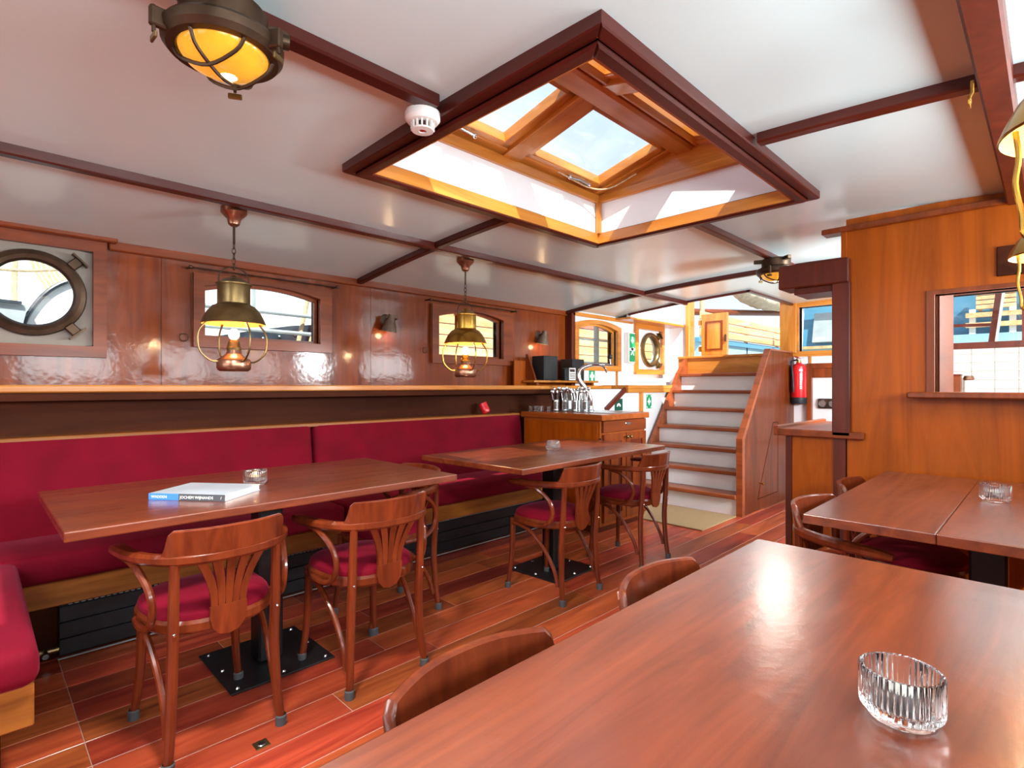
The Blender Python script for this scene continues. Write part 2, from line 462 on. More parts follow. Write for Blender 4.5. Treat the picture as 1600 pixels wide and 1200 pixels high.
# ------------------------------------------------------------------ ceiling panels between beams
ceiling = sroot('ceiling', (0, 0, 2.0))
XB = [XA, -.48, 1.92, 4.20, XE]; YB = [YS, .105, 1.33, 2.555, YP+.1]
HOLES = [(-2.05, -.65, .83, 1.83), (SKY[0]-.02, SKY[1]+.02, SKY[2]-.02, SKY[3]+.02), HAT]  # first opening is invented, cut for the overhead fill lamp
for i in range(len(XB)-1):
    for j in range(len(YB)-1):
        hs = [(max(h[0], XB[i]), min(h[1], XB[i+1]), max(h[2], YB[j]), min(h[3], YB[j+1])) for h in HOLES]
        hs = [h for h in hs if h[0] < h[1] and h[2] < h[3]]
        m = MB(); tp = []
        ok = False
        for a, b, c, d in cells((XB[i], XB[i+1]), (YB[j], YB[j+1]), hs):
            ok = True
            ysl = sorted(set([c, d]+[q*.12 for q in range(-10, 40) if c+.02 < q*.12 < d-.02]+[h[q] for h in hs for q in (2, 3) if c < h[q] < d]))
            for ya, yb in zip(ysl, ysl[1:]):
                m.poly(((a, ya, zc(ya)), (a, yb, zc(yb)), (b, yb, zc(yb)), (b, ya, zc(ya))))
            tp.append((a, b, c, d))
        bmesh.ops.remove_doubles(m.bm, verts=m.bm.verts, dist=1e-5)
        if ok:
            o = m.build('ceiling_panel', 'ceiling_white', ceiling)
            for p in o.data.polygons: p.use_smooth = True
            k = MB()
            for a, b, c, d in tp: k.box(a, b, c, d, max(zc(c), zc(d), zc(min(max(1.33, c), d)))+.012, 2.09)
            k.build('deck_plate', 'deck_outside', o)
# ceiling beams
def beam_x(yc, x0, x1, w=.045, drop=.035):
    z = min(zc(yc-w/2), zc(yc+w/2))
    MB().box(x0, x1, yc-w/2, yc+w/2, z-drop, z+.02, .006).build('beam', 'w_beam_x', ceiling)
def beam_y(xc, y0, y1, w=.045, drop=.034):
    n = max(2, int((y1-y0)/.12)); m = MB()
    P = [(y0+(y1-y0)*k/n) for k in range(n+1)]
    rings = []
    for yy in P:
        z = zc(yy)
        rings.append([m.bm.verts.new(q) for q in ((xc-w/2, yy, z+.02), (xc-w/2, yy, z-drop+.006), (xc-w/2+.006, yy, z-drop), (xc+w/2-.006, yy, z-drop), (xc+w/2, yy, z-drop+.006), (xc+w/2, yy, z+.02))])
    for A, B in zip(rings, rings[1:]):
        for k in range(6): m.bm.faces.new((A[k], A[(k+1) % 6], B[(k+1) % 6], B[k]))
    m.bm.faces.new(rings[0]); m.bm.faces.new(rings[-1][::-1])
    m.build('beam', 'w_beam_y', ceiling)
beam_x(2.555, XA, 4.98); beam_x(1.33, -.64, 1.0, .055); beam_x(1.33, 2.67, 4.9)
for a, b in ((-.48, None), (1.92, 1), (4.20, None)):
    if b: beam_y(a, 1.955, YP); beam_y(a, YS, .715)
    else: beam_y(a, YS, YP)
MB().box(XA, 3.14, .072, .138, 1.925, 2.02, .006).build('beam', 'w_post', ceiling)      # heavy starboard girder
MB().box(XA, 3.14, .1385, .20, 1.995, 2.03, .003).build('beam_fillet', 'ceiling_white', ceiling)
# ceiling edge of the hatch opening
beam_y(4.965, 1.93, 3.20, .03, .02)
MB().box(4.95, XE, 1.925, 1.955, zc(1.94)-.02, 2.03).build('beam', 'w_beam_x', ceiling)
# ------------------------------------------------------------------ port wall (panelled wood, windows)
def arch(x0, x1, z0, z1, rise, n=12):
    pts = [(x0, z0), (x1, z0)]
    for k in range(n+1):
        u = k/n; pts.append((x1+(x0-x1)*u, z1+rise*4*u*(1-u)))
    return pts
W0 = (-.03, .44, 1.355, 1.835); W1 = (.94, 1.63, 1.43, 1.77); W2 = (2.605, 3.314, 1.39, 1.775)
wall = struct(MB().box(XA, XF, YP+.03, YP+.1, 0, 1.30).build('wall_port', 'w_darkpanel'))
seams = [XA, -1.2, -.1, .7356, 2.02, 3.45, XF]
for a, b in zip(seams, seams[1:]):
    m = MB()
    for u0, u1, v0, v1 in cells((a+.001, b-.001), (1.15, 1.93), [W0, W1, W2]):
        m.box(u0, u1, YP, YP+.1, v0, v1)
    m.build('veneer_panel', 'w_wall', wall)
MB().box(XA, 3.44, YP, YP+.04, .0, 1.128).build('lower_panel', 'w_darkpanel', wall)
# cornice under the ceiling
MB().box(.50, XF, YP-.028, YP+.01, zc(YP)-.042, zc(YP)+.01, .005).build('trim_1', 'w_trim_x', None)['kind'] = 'structure'
MB().box(-.2, .53, YP-.075, YP+.01, zc(YP)-.012, zc(YP)+.03, .005).build('trim_2', 'w_trim_x', None)['kind'] = 'structure'
MB().box(XF-.02, XF+.035, YP-.09, YP+.02, 1.13, zc(YP)+.01, .004).build('trim_3', 'w_post', None)['kind'] = 'structure'
# long ledge at eye height
sh = thing('wall_ledge', 'long varnished wooden ledge running along the window wall above the bench', 'ledge', (1.0, 3.35, 1.12))
MB().box(XA, 3.62, 3.25, YP, 1.123, 1.158, .006).build('board', 'w_amber_x', sh)
MB().box(3.62, 4.72, 3.25, YP, 1.123, 1.158, .006).build('board', 'w_amber_x', sh)
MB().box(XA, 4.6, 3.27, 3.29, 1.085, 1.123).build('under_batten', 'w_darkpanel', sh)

YW = lambda u, v: (u, YP-.035, v)
def arched_window(idx, fr, gl, rise, bars=(), outer_rise=0, yface=YP-.035, depth=.10, mat='w_trim_x'):
    f = lambda u, v: (u, yface, v)
    root = sroot('window_%d' % idx, ((fr[0]+fr[1])/2, yface, fr[2]))
    out = arch(fr[0], fr[1], fr[2], fr[3], outer_rise); inn = arch(gl[0], gl[1], gl[2], gl[3]-rise, rise)
    MB().ring(out, inn, f, (0, .04, 0)).build('window_frame', mat, root)
    e = .018
    inn2 = arch(gl[0]+e, gl[1]-e, gl[2]+e, gl[3]-rise-e, rise)
    MB().ring(inn, inn2, lambda u, v: (u, yface+.055, v), (0, .025, 0)).build('sash', mat, root)
    pg = MB(); pg.prism(inn, lambda u, v: (u, yface+.066, v), (0, .004, 0)); pg.build('pane', 'pane', root)
    if idx != 4:
        # reveal liner
        MB().ring(arch(gl[0]-.002, gl[1]+.002, gl[2]-.002, gl[3]-rise+.002, rise), arch(gl[0], gl[1], gl[2], gl[3]-rise, rise),
                  lambda u, v: (u, yface+.041, v), (0, depth, 0)).build('reveal', mat, root)
    return root
w1 = arched_window(1, (.885, 1.71, 1.375, 1.795), W1, .045)
w2 = arched_window(2, (2.54, 3.425, 1.335, 1.80), W2, .05)
# curtain rods with rings
for n, (a, b, z, lab) in enumerate(((.86, 1.73, 1.815, 'thin brass curtain rod above the window behind the nearer lantern'), (2.50, 3.44, 1.82, 'thin brass curtain rod above the window behind the farther lantern'))):
    r = thing('curtain_rod', lab, 'curtain rod', (a, YP-.06, z))
    MB().tube([(a, YP-.06, z), (b, YP-.06, z)], .004, 6).build('rod', 'brass_dark', r, True)
    for q in (a, b):
        MB().tube([(q, YP, z), (q, YP-.07, z)], .006, 6).ball((q, YP-.07, z), .011, 8).build('bracket', 'brass_dark', r, True)
    MB().tube([(a+.01, YP-.06, z), (a+.012, YP-.055, z-.36)], .0022, 5).build('pull_cord', 'brass_dark', r, True)
    MB().tube([(a-.02+.022*math.cos(k*PI/6), YP-.02, z-.39+.022*math.sin(k*PI/6)) for k in range(12)], .0025, 6, closed=True).build('ring', 'brass_dark', r, True)
# portholes
def porthole(idx, cx, cz, fr, yface, plate, wood_mat, r=.19, ring_mat='brass_old'):
    root = sroot('window_%d' % idx, (cx, yface, cz))
    t = .055
    f = lambda u, v: (u, yface, v)
    rect = lambda g: [(fr[0]+g, fr[2]+g), (fr[1]-g, fr[2]+g), (fr[1]-g, fr[3]-g), (fr[0]+g, fr[3]-g)]
    MB().ring(rect(0), rect(t), lambda u, v: (u, yface-.035, v), (0, .06, 0)).build('window_frame', wood_mat, root)
    n = 48
    hw, hh = (fr[1]-fr[0])/2-t, (fr[3]-fr[2])/2-t; mx_, mz_ = (fr[0]+fr[1])/2, (fr[2]+fr[3])/2
    out, inn = [], []
    for k in range(n):
        a = 2*PI*k/n; c, s_ = math.cos(a), math.sin(a)
        q = min(hw/abs(c) if abs(c) > 1e-6 else 9, hh/abs(s_) if abs(s_) > 1e-6 else 9)
        out.append((mx_+c*q, mz_+s_*q)); inn.append((cx+c*(r-.01), cz+s_*(r-.01)))
    MB().ring(out, inn, f, (0, .06, 0)).build('plate', plate, root)
    M = Matrix.Translation((cx, yface, cz)) @ Matrix.Rotation(PI/2, 4, 'X')
    prof = [(r-.035, -.02), (r-.04, .02), (r-.03, .035), (r-.012, .042), (r+.008, .036), (r+.014, .02), (r+.012, 0), (r-.02, -.02)]
    MB().lathe(prof, 56).xf(M).build('rim', ring_mat, root, True)
    MB().lathe([(0, .004), (r-.03, .004)], 48).xf(M).build('pane', 'pane', root)
    for a in (45, -48):
        a = math.radians(a); c = Vector((cx+(r+.03)*math.cos(a), yface-.03, cz+(r+.03)*math.sin(a)))
        d = Vector((math.cos(a), 0, math.sin(a))); e_ = Vector((-d.z, 0, d.x))
        MB().obox(c, d*.026, (0, .018, 0), e_*.022, .004).obox(c+d*.028+Vector((0, -.01, 0)), d*.004, (0, .026, 0), e_*.042).build('clamp', 'brass_dark' if idx == 3 else ring_mat, root)
    return root
porthole(3, .205, 1.598, (-.085, .49, 1.298, 1.885), YP, 'beige_panel', 'w_trim_x', .192, 'brass_dark')

# ------------------------------------------------------------------ forward white section, port side
W3 = (4.30, 4.985, 1.372, 1.80)
P2 = (5.68, 1.578)
wf = MB()
for u0, u1, v0, v1 in cells((XF+.035, XE), (1.15, 1.94), [(W3[0], W3[1], W3[2], W3[3]-.0), (5.395, 5.925, 1.35, 1.81)]):
    wf.box(u0, u1, YF, YF+.1, v0, v1)
wallf = struct(wf.build('wall_port_forward', 'white_paint'))
arched_window(5, (4.24, 5.05, 1.312, 1.785), W3, .055, outer_rise=.055, yface=YF-.03, mat='w_amber_x')
porthole(6, P2[0], P2[1], (5.34, 5.98, 1.29, 1.866), YF, 'white_paint', 'w_amber_x', .19, 'brass_old')
struct(MB().box(4.07, XE, 3.10, 3.16, 0, 1.121).build('wall_port_lower', 'white_paint'))
fl = thing('forward_ledge', 'amber wooden ledge board beside the stairs under the round porthole', 'ledge', (5.4, 3.2, 1.12))
MB().box(4.72, 5.9, 3.045, YF, 1.122, 1.162, .005).build('board', 'w_amber_x', fl)
MB().box(4.72, 5.9, 3.05, 3.10, 1.085, 1.122).build('batten', 'w_amber_x', fl)
MB().box(5.0, 5.04, 3.07, 3.10, .4, 1.085).build('upright_batten', 'w_amber_z', fl)
MB().box(4.98, 5.01, YF-.012, YF, 1.16, 1.312).build('wall_batten', 'w_amber_z', fl)
MB().obox((4.55, 3.085, 1.02), (.17, 0, .10), (0, .012, 0), (-.012, 0, .02)).build('brace', 'w_post', fl)
struct(MB().box(XF, 5.3, YF-.02, YF+.02, 1.855, 1.895, .004).build('trim_4', 'w_amber_x'))
struct(MB().box(5.3, XE, 3.17, YF+.02, 1.866, 1.895, .004).build('trim_5', 'w_amber_x'))
struct(MB().box(4.95, 5.3, 3.17, YF+.0, 1.868, 1.890, .004).build('trim_6', 'w_amber_x'))
# hatch coaming above the deck
struct(MB().box(4.982, XE-.001, 3.187, 3.24, 1.885, 2.34).build('wall_hatch_port', 'white_paint'))
struct(MB().box(4.982, XE-.001, 1.90, 1.953, 2.035, 2.30).build('wall_hatch_starboard', 'white_paint'))
# switch
sw = thing('light_switch', 'small cream light switch beside the porthole near the stairs', 'switch', (6.06, YF, 1.66))
MB().box(6.03, 6.09, YF-.014, YF, 1.61, 1.71, .004).build('plate', 'white_plastic', sw)
MB().box(6.045, 6.075, YF-.02, YF-.013, 1.635, 1.685, .003).build('rocker', 'wax', sw)

# ------------------------------------------------------------------ forward end wall
DOOR = (2.06, 3.13)
wr = (1.22, 1.88, 1.515, 1.975); gw = (.18, .66, 1.53, 1.95)
m = MB()
for u0, u1, v0, v1 in cells((YS, YF+.1), (0, 2.0), [(DOOR[0], DOOR[1], 1.47, 2.01), wr, gw]):
    m.box(XE, XE+.09, u0, u1, v0, v1)
m.box(XE, XE+.09, 3.13, 3.24, 2.0, 2.32)
m.box(XE, XE+.09, 1.90, 2.06, 2.0, 2.32)
wend = struct(m.build('wall_forward', 'white_paint'))
g = MB().box(XE-.004, XE-.001, -.3, .80, .9, 1.50).build('grout', 'grout', wend)
tile0 = None
for r_ in range(8):
    for c_ in range(7):
        yy = -.25+.15*c_+.075; z = .905+.075*r_
        if tile0 is None:
            tile0 = MB().box(-.008, 0, -.0735, .0735, .0015, .0735, .003).mesh('tile', 'tile')
        o = bpy.data.objects.new('tile', tile0); COL.objects.link(o); o.parent = wend; o.location = (XE-.003, yy, z)
def end_window(idx, w, mat, mid=()):
    root = sroot('window_%d' % idx, (XE, (w[0]+w[1])/2, w[2]))
    f = lambda u, v: (XE-.03, u, v)
    R = lambda g_: [(w[0]-g_, w[2]-g_), (w[1]+g_, w[2]-g_), (w[1]+g_, w[3]+g_), (w[0]-g_, w[3]+g_)]
    MB().ring(R(.055), R(0), f, (.11, 0, 0)).build('window_frame', mat, root)
    MB().box(XE+.05, XE+.054, w[0], w[1], w[2], w[3]).build('pane', 'pane', root)
    for (y0_, y1_, z0_, z1_) in mid:
        MB().box(XE+.03, XE+.05, y0_, y1_, z0_, z1_).build('glazing_bar', mat, root)
    return root
end_window(7, wr, 'w_amber_y')
end_window(8, gw, 'w_post')
# doorway: jambs, threshold, open leaf
dj = sroot('door_1', (XE, 2.6, 1.47))
MB().box(XE-.03, XE+.11, 3.10, 3.15, 1.47, 2.34, .004).build('jamb', 'w_amber_z', dj)
MB().box(XE-.05, XE+.11, 1.90, 2.06, 1.50, 2.34, .004).build('jamb', 'w_amber_z', dj)
MB().box(XE-.22, XE+.14, 2.02, 3.15, 1.472, 1.50, .005).build('threshold', 'w_amber_y', dj)
MB().box(XE-.20, XE-.17, 2.0, 3.15, 1.30, 1.472).build('sill_riser', 'w_amber_y', dj)
lf = MB().box(XE+.12, XE+.16, 2.70, 3.02, 1.52, 2.02, .004).build('door_leaf', 'w_amber_z', dj)
for a in (1.60, 1.92):
    MB().box(XE+.11, XE+.17, 3.02, 3.05, a-.03, a+.03).build('hinge', 'brass_bright', dj)
MB().ring([(2.755, 1.58), (2.965, 1.58), (2.965, 1.93), (2.755, 1.93)], [(2.775, 1.60), (2.945, 1.60), (2.945, 1.91), (2.775, 1.91)], lambda u, v: (XE+.112, u, v), (.01, 0, 0)).build('panel_moulding', 'w_trim_z', lf)
MB().box(XE+.100, XE+.118, 2.705, 2.725, 1.68, 1.76, .003).build('latch', 'brass_dark', lf)
# niche frame with sockets on the end wall
nf = sroot('trim_7', (XE, 1.5, .9))
MB().ring([(1.15, .55), (1.80, .55), (1.80, 1.385), (1.15, 1.385)], [(1.2, .55), (1.755, .55), (1.755, 1.335), (1.2, 1.335)], lambda u, v: (XE-.05, u, v), (.05, 0, 0)).build('frame', 'w_trim_z', nf)
MB().box(XE-.028, XE, 1.2, 1.755, 1.24, 1.335).build('head_board', 'w_trim_z', nf)
MB().box(XE-.012, XE, 1.765, 1.785, 1.385, 1.46).build('batten', 'w_amber_z', nf)
sk = thing('socket_strip', 'dark bakelite triple socket strip on the white wall behind the bar post', 'sockets', (XE, 1.55, .97))
MB().box(XE-.03, XE-.001, 1.35, 1.70, .925, 1.025, .008).build('plate', 'brass_dark', sk)
for q in (1.655, 1.565, 1.475, 1.395):
    MB().lathe([(0, 0), (.028, 0), (.034, .008), (.038, 0), (.038, -.006)], 16).xf(Matrix.Translation((XE-.034, q, .975)) @ Matrix.Rotation(-PI/2, 4, 'Y')).build('socket', 'steel' if q > 1.5 else 'black_plastic', sk, True)

# ------------------------------------------------------------------ unseen walls that close the room (aft and starboard)
m = MB()
for u0, u1, v0, v1 in cells((YS, YP+.1), (0, 2.05), [(-.3, 2.9, .75, 1.75)]): m.box(XA-.1, XA, u0, u1, v0, v1)  # opening invented for the aft fill lamp
struct(m.build('wall_aft', 'w_wall'))
m = MB()
for u0, u1, v0, v1 in cells((XA, XE), (0, 1.95), [(-.75, .05, 1.17, 1.69), (.35, 1.15, 1.17, 1.69), (1.35, 2.15, 1.17, 1.69), (2.25, 3.05, 1.17, 1.69), (3.38, 4.28, 1.2, 1.76), (4.30, 5.22, 1.2, 1.76)]): m.box(u0, u1, YS-.1, YS, v0, v1)  # openings invented for the starboard and galley fill lamps
struct(m.build('wall_starboard', 'w_wall'))

# ------------------------------------------------------------------ skylight
sky = sroot('window_9', (1.85, 1.35, 2.0))
x0, x1, y0, y1 = SKY
def rect(g): return [(x0-g, y0-g), (x1+g, y0-g), (x1+g, y1+g), (x0-g, y1+g)]
TR = 1.985
def mitre(name, g0, g1, za, zb, mats, lip=0):
    # four mitred boards between offsets g0 (inner) and g1 (outer)
    I = [(x0-g0, y0-g0), (x1+g0, y0-g0), (x1+g0, y1+g0), (x0-g0, y1+g0)]
    O = [(x0-g1, y0-g1), (x1+g1, y0-g1), (x1+g1, y1+g1), (x0-g1, y1+g1)]
    for k in range(4):
        n_ = (k+1) % 4; m = MB()
        m.prism([I[k], O[k], O[n_], I[n_]], lambda u, v: (u, v, za), (0, 0, zb-za))
        if lip: bmesh.ops.bevel(m.bm, geom=[e_ for e_ in m.bm.edges if all(abs(v.co.z-za) < 1e-5 for v in e_.verts)], offset=lip, segments=1, affect='EDGES')
        m.build(name, mats[k % 2], sky)
mitre('trim_board', .002, .088, TR, 2.04, ('w_beam_x', 'w_beam_y'), .004)
mitre('moulding', .008, .05, TR-.014, TR+.002, ('w_beam_x', 'w_beam_y'), .006)
mitre('coaming_board', -.004, .05, TR-.004, 2.036, ('w_amber_x', 'w_amber_y'))
mitre('white_board', .010, .05, 2.036, 2.212, ('white_paint', 'white_paint'))
mitre('coaming_board', -.012, .05, 2.212, 2.256, ('w_amber_x', 'w_amber_y'), .004)
for a in (x0-.004, x1-.02):
    for c in (y0-.004, y1-.02):
        MB().box(a, a+.024, c, c+.024, 2.036, 2.212).build('corner_post', 'w_amber_z', sky)
YR = 1.34; ZR = 2.395; ZEV = 2.262
for s_ in (1, -1):       # s=1 port slope, -1 starboard slope
    ye = y1+.03 if s_ == 1 else y0-.03
    sl = Vector((0, YR-ye, ZR-ZEV)); L_ = sl.length; u = sl.normalized(); nrm = Vector((0, -u.z, u.y))
    if nrm.z < 0: nrm = -nrm
    base = Vector((0, ye, ZEV))
    def slope_box(name, xa, xb, s0, s1, h0, h1, mat):
        m = MB(); c = base+u*((s0+s1)/2)+nrm*((h0+h1)/2); c.x = (xa+xb)/2
        m.obox(c, ((xb-xa)/2, 0, 0), u*((s1-s0)/2), nrm*((h1-h0)/2), .004); return m.build(name, mat, sky)
    slope_box('rafter', 1.80, 1.90, .02, L_, -.02, .05, 'w_amber_y')
    slope_box('rafter', x0-.03, x0+.05, .0, L_, -.01, .05, 'w_amber_y')
    slope_box('rafter', x1-.04, x1+.05, .0, L_, -.01, .05, 'w_amber_y')
    slope_box('eave_board', x0-.05, x1+.05, -.03, .075, -.005, .045, 'w_amber_x')
    for (a, b) in ((x0+.05, 1.80), (1.90, x1-.04)):
        slope_box('sash', a, a+.045, .06, L_-.05, .0, .055, 'w_amber_y'); slope_box('sash', b-.045, b, .06, L_-.05, .0, .055, 'w_amber_y')
        slope_box('sash', a, b, .06, .105, .0, .056, 'w_amber_x'); slope_box('sash', a, b, L_-.1, L_-.05, .0, .056, 'w_amber_x')
        slope_box('pane', a+.04, b-.04, .10, L_-.09, .03, .036, 'pane')
MB().box(x0-.06, x1+.06, YR-.055, YR+.055, ZR-.045, ZR+.06, .012).build('ridge_beam', 'w_amber_x', sky)
MB().box(x0-.06, x1+.06, YR-.095, YR-.055, ZR-.035, ZR+.04, .015).build('ridge_moulding', 'w_amber_x', sky)
for a in (x0-.05, x1+.005):
    MB().prism([(y0-.05, 2.25), (y1+.05, 2.25), (YR, ZR+.04)], lambda p, q: (a, p, q), (.045, 0, 0)).build('gable_board', 'w_amber_y', sky)
# window stays and cord
for (xa, lab, nm) in ((2.33, 'steel stay with a frayed cord at the far pane of the skylight', 'skylight_stay'), (1.50, 'short steel stay at the near pane of the skylight', 'skylight_stay')):
    st = thing(nm, lab, 'window stay', (xa, y1-.05, 2.28))
    MB().tube([(xa-.09, y1-.055, 2.262), (xa, y1-.06, 2.268), (xa+.08, y1-.06, 2.262)], .007, 6).build('bar', 'steel', st, True)
    for q in (-.085, .08): MB().ball((xa+q, y1-.057, 2.262), .012, 8).build('pivot', 'chrome', st, True)
    if xa > 2: MB().tube([(xa-.2, y1-.03, 2.285), (xa-.08, y1-.05, 2.262), (xa+.1, y1-.06, 2.25), (xa+.2, y1-.12, 2.262), (xa+.21, y1-.28, 2.30)], .004, 6, 5).build('cord', 'rope', st, True)

# ================================================================== bench with velvet cushions
def cushion(m, x0_, x1_, y0_, y1_, z0_, z1_, r=.03, seg=3):
    return m.box(x0_, x1_, y0_, y1_, z0_, z1_, r, seg)
bench = thing('banquette', 'long red velvet banquette built along the window wall', 'bench', (1.4, 3.05, 0))
SPL = 1.525
for a, b in ((-1.6, SPL-.008), (SPL+.008, 3.41)):
    cushion(MB(), a, b, 2.86, 3.27, .352, .472, .028).build('seat_cushion', 'velvet', bench, True)
    m = cushion(MB(), a, b, -.045, .045, 0, .485, .03)
    m.xf(Matrix.Translation((0, 3.285, .435)) @ Matrix.Rotation(math.radians(-7), 4, 'X'))
    m.build('back_cushion', 'velvet', bench, True)
MB().box(-1.6, 3.41, 2.885, 2.925, .25, .352, .004).build('seat_rail', 'w_rail', bench)
MB().box(-1.6, 3.40, 3.30, 3.45, .895, .918, .004).build('back_capping', 'w_rail', bench)
MB().box(-1.6, 3.41, 2.99, 3.02, 0, .352).build('back_board', 'w_darkpanel', bench)
for a in (.12, 1.72, 3.36): MB().box(a, a+.04, 2.90, 3.0, 0, .26).build('foot', 'w_darkpanel', bench)
b2 = thing('corner_seat', 'red velvet corner seat on an amber wooden rail at the left edge', 'bench', (-.15, 2.35, 0))
cushion(MB(), -.45, .128, 1.865, 2.85, .37, .475, .035, 4).build('seat_cushion', 'velvet', b2, True)
MB().box(-.43, .118, 1.90, 2.86, .258, .372, .004).build('seat_rail', 'w_rail', b2)
MB().box(-.43, .06, 2.15, 2.86, 0, .26).build('plinth', 'w_darkpanel', b2)
# radiators under the bench
def radiator(xa, xb, lab):
    r = thing('radiator', lab, 'radiator', ((xa+xb)/2, 2.95, 0), 0, 'black radiators under the bench')
    MB().box(xa, xb, 2.955, 2.985, .02, .232).build('back_panel', 'radiator_black', r)
    for k in range(3):
        MB().box(xa, xb, 2.94, 2.958, .022+.069*k, .088+.069*k, .003).build('front_panel', 'radiator_black', r)
    gr = MB()
    n = int((xb-xa-.06)/.022)
    for k in range(n): gr.box(xa+.03+k*.022, xa+.043+k*.022, 2.935, 2.975, .231, .243)
    o = gr.build('grille', 'steel_grey', r); o['kind'] = 'stuff'
    MB().box(xa-.004, xb+.004, 2.935, 2.94, .008, .013).build('paint_edge', 'steel_grey', r)
    return r
r1 = radiator(.26, 1.74, 'black panel radiator under the bench behind the nearest chairs')
radiator(1.80, 3.32, 'black panel radiator under the bench behind the farther table')
m = MB().tube([(.26, 2.95, .05), (.20, 2.95, .05)], .012, 10).ball((.20, 2.95, .05), .02, 10); m.build('valve', 'brass_old', r1, True)
MB().tube([(.215, 2.95, .05), (.215, 2.91, .045)], .011, 10).build('valve_knob', 'steel', r1, True)

# ================================================================== tables
def bolt(m, x, y, z): return m.lathe([(0, .006), (.006, .006), (.009, 0)], 8, (x, y, z))
def pedestal(t, x, y, size=.205, h=.72):
    MB().box(x-size, x+size, y-size, y+size, 0, .008, .002).build('base_plate', 'black_metal', t)
    for i in (-1, 0, 1):
        for j in (-1, 0, 1):
            if i or j: bolt(MB(), x+i*(size-.03), y+j*(size-.03), .008).build('bolt', 'steel', t, True)
    MB().box(x-.05, x+.05, y-.05, y+.05, .008, h-.012, .008).build('column', 'black_metal', t)
    MB().box(x-.16, x+.16, y-.16, y+.16, h-.012, h).build('top_bracket', 'black_metal', t)
t1 = thing('table', 'varnished table with the book, on a black square pedestal before the bench', 'table', (.888, 2.355, 0), 0, 'varnished wooden tables')
MB().box(.18, 1.572, 1.925, 2.745, .72, .75, .004, 2).build('table_top', 'w_table', t1); pedestal(t1, .888, 2.36)
t2 = thing('table', 'varnished table between the lantern and the bar cabinet, before the bench end', 'table', (2.60, 2.235, 0), math.radians(2.2), 'varnished wooden tables')
MB().box(-.73, .73, -.395, .395, .72, .75, .004, 2).build('table_top', 'w_table', t2, local=True)
_t2 = t2
def pedestal_local(t):
    MB().box(-.2, .2, -.2, .2, 0, .008, .002).build('base_plate', 'black_metal', t, local=True)
    for i in (-1, 0, 1):
        for j in (-1, 0, 1):
            if i or j: bolt(MB(), i*.17, j*.17, .008).build('bolt', 'steel', t, True, local=True)
    MB().box(-.05, .05, -.05, .05, .008, .708, .008).build('column', 'black_metal', t, local=True)
    MB().box(-.16, .16, -.16, .16, .708, .72).build('top_bracket', 'black_metal', t, local=True)
pedestal_local(t2)
def plank_table(lab, xa, xb, ya, yb, splits):
    t = thing('table', lab, 'table', ((xa+xb)/2, (ya+yb)/2, 0), 0, 'varnished wooden tables')
    ys = [ya]+list(splits)+[yb]
    for c, d in zip(ys, ys[1:]):
        MB().box(xa, xb, c+.0006, d-.0006, .72, .75, .003, 2).build('table_top', 'w_table', t)
    pedestal(t, (xa+xb)/2, (ya+yb)/2)
    return t
plank_table('plank-topped table pushed against the orange bulkhead below the serving opening', 1.86, 3.08, -.25, .56, (-.02, .225))
plank_table('large foreground table filling the lower right of the picture', .06, 1.472, -.26, .553, ())

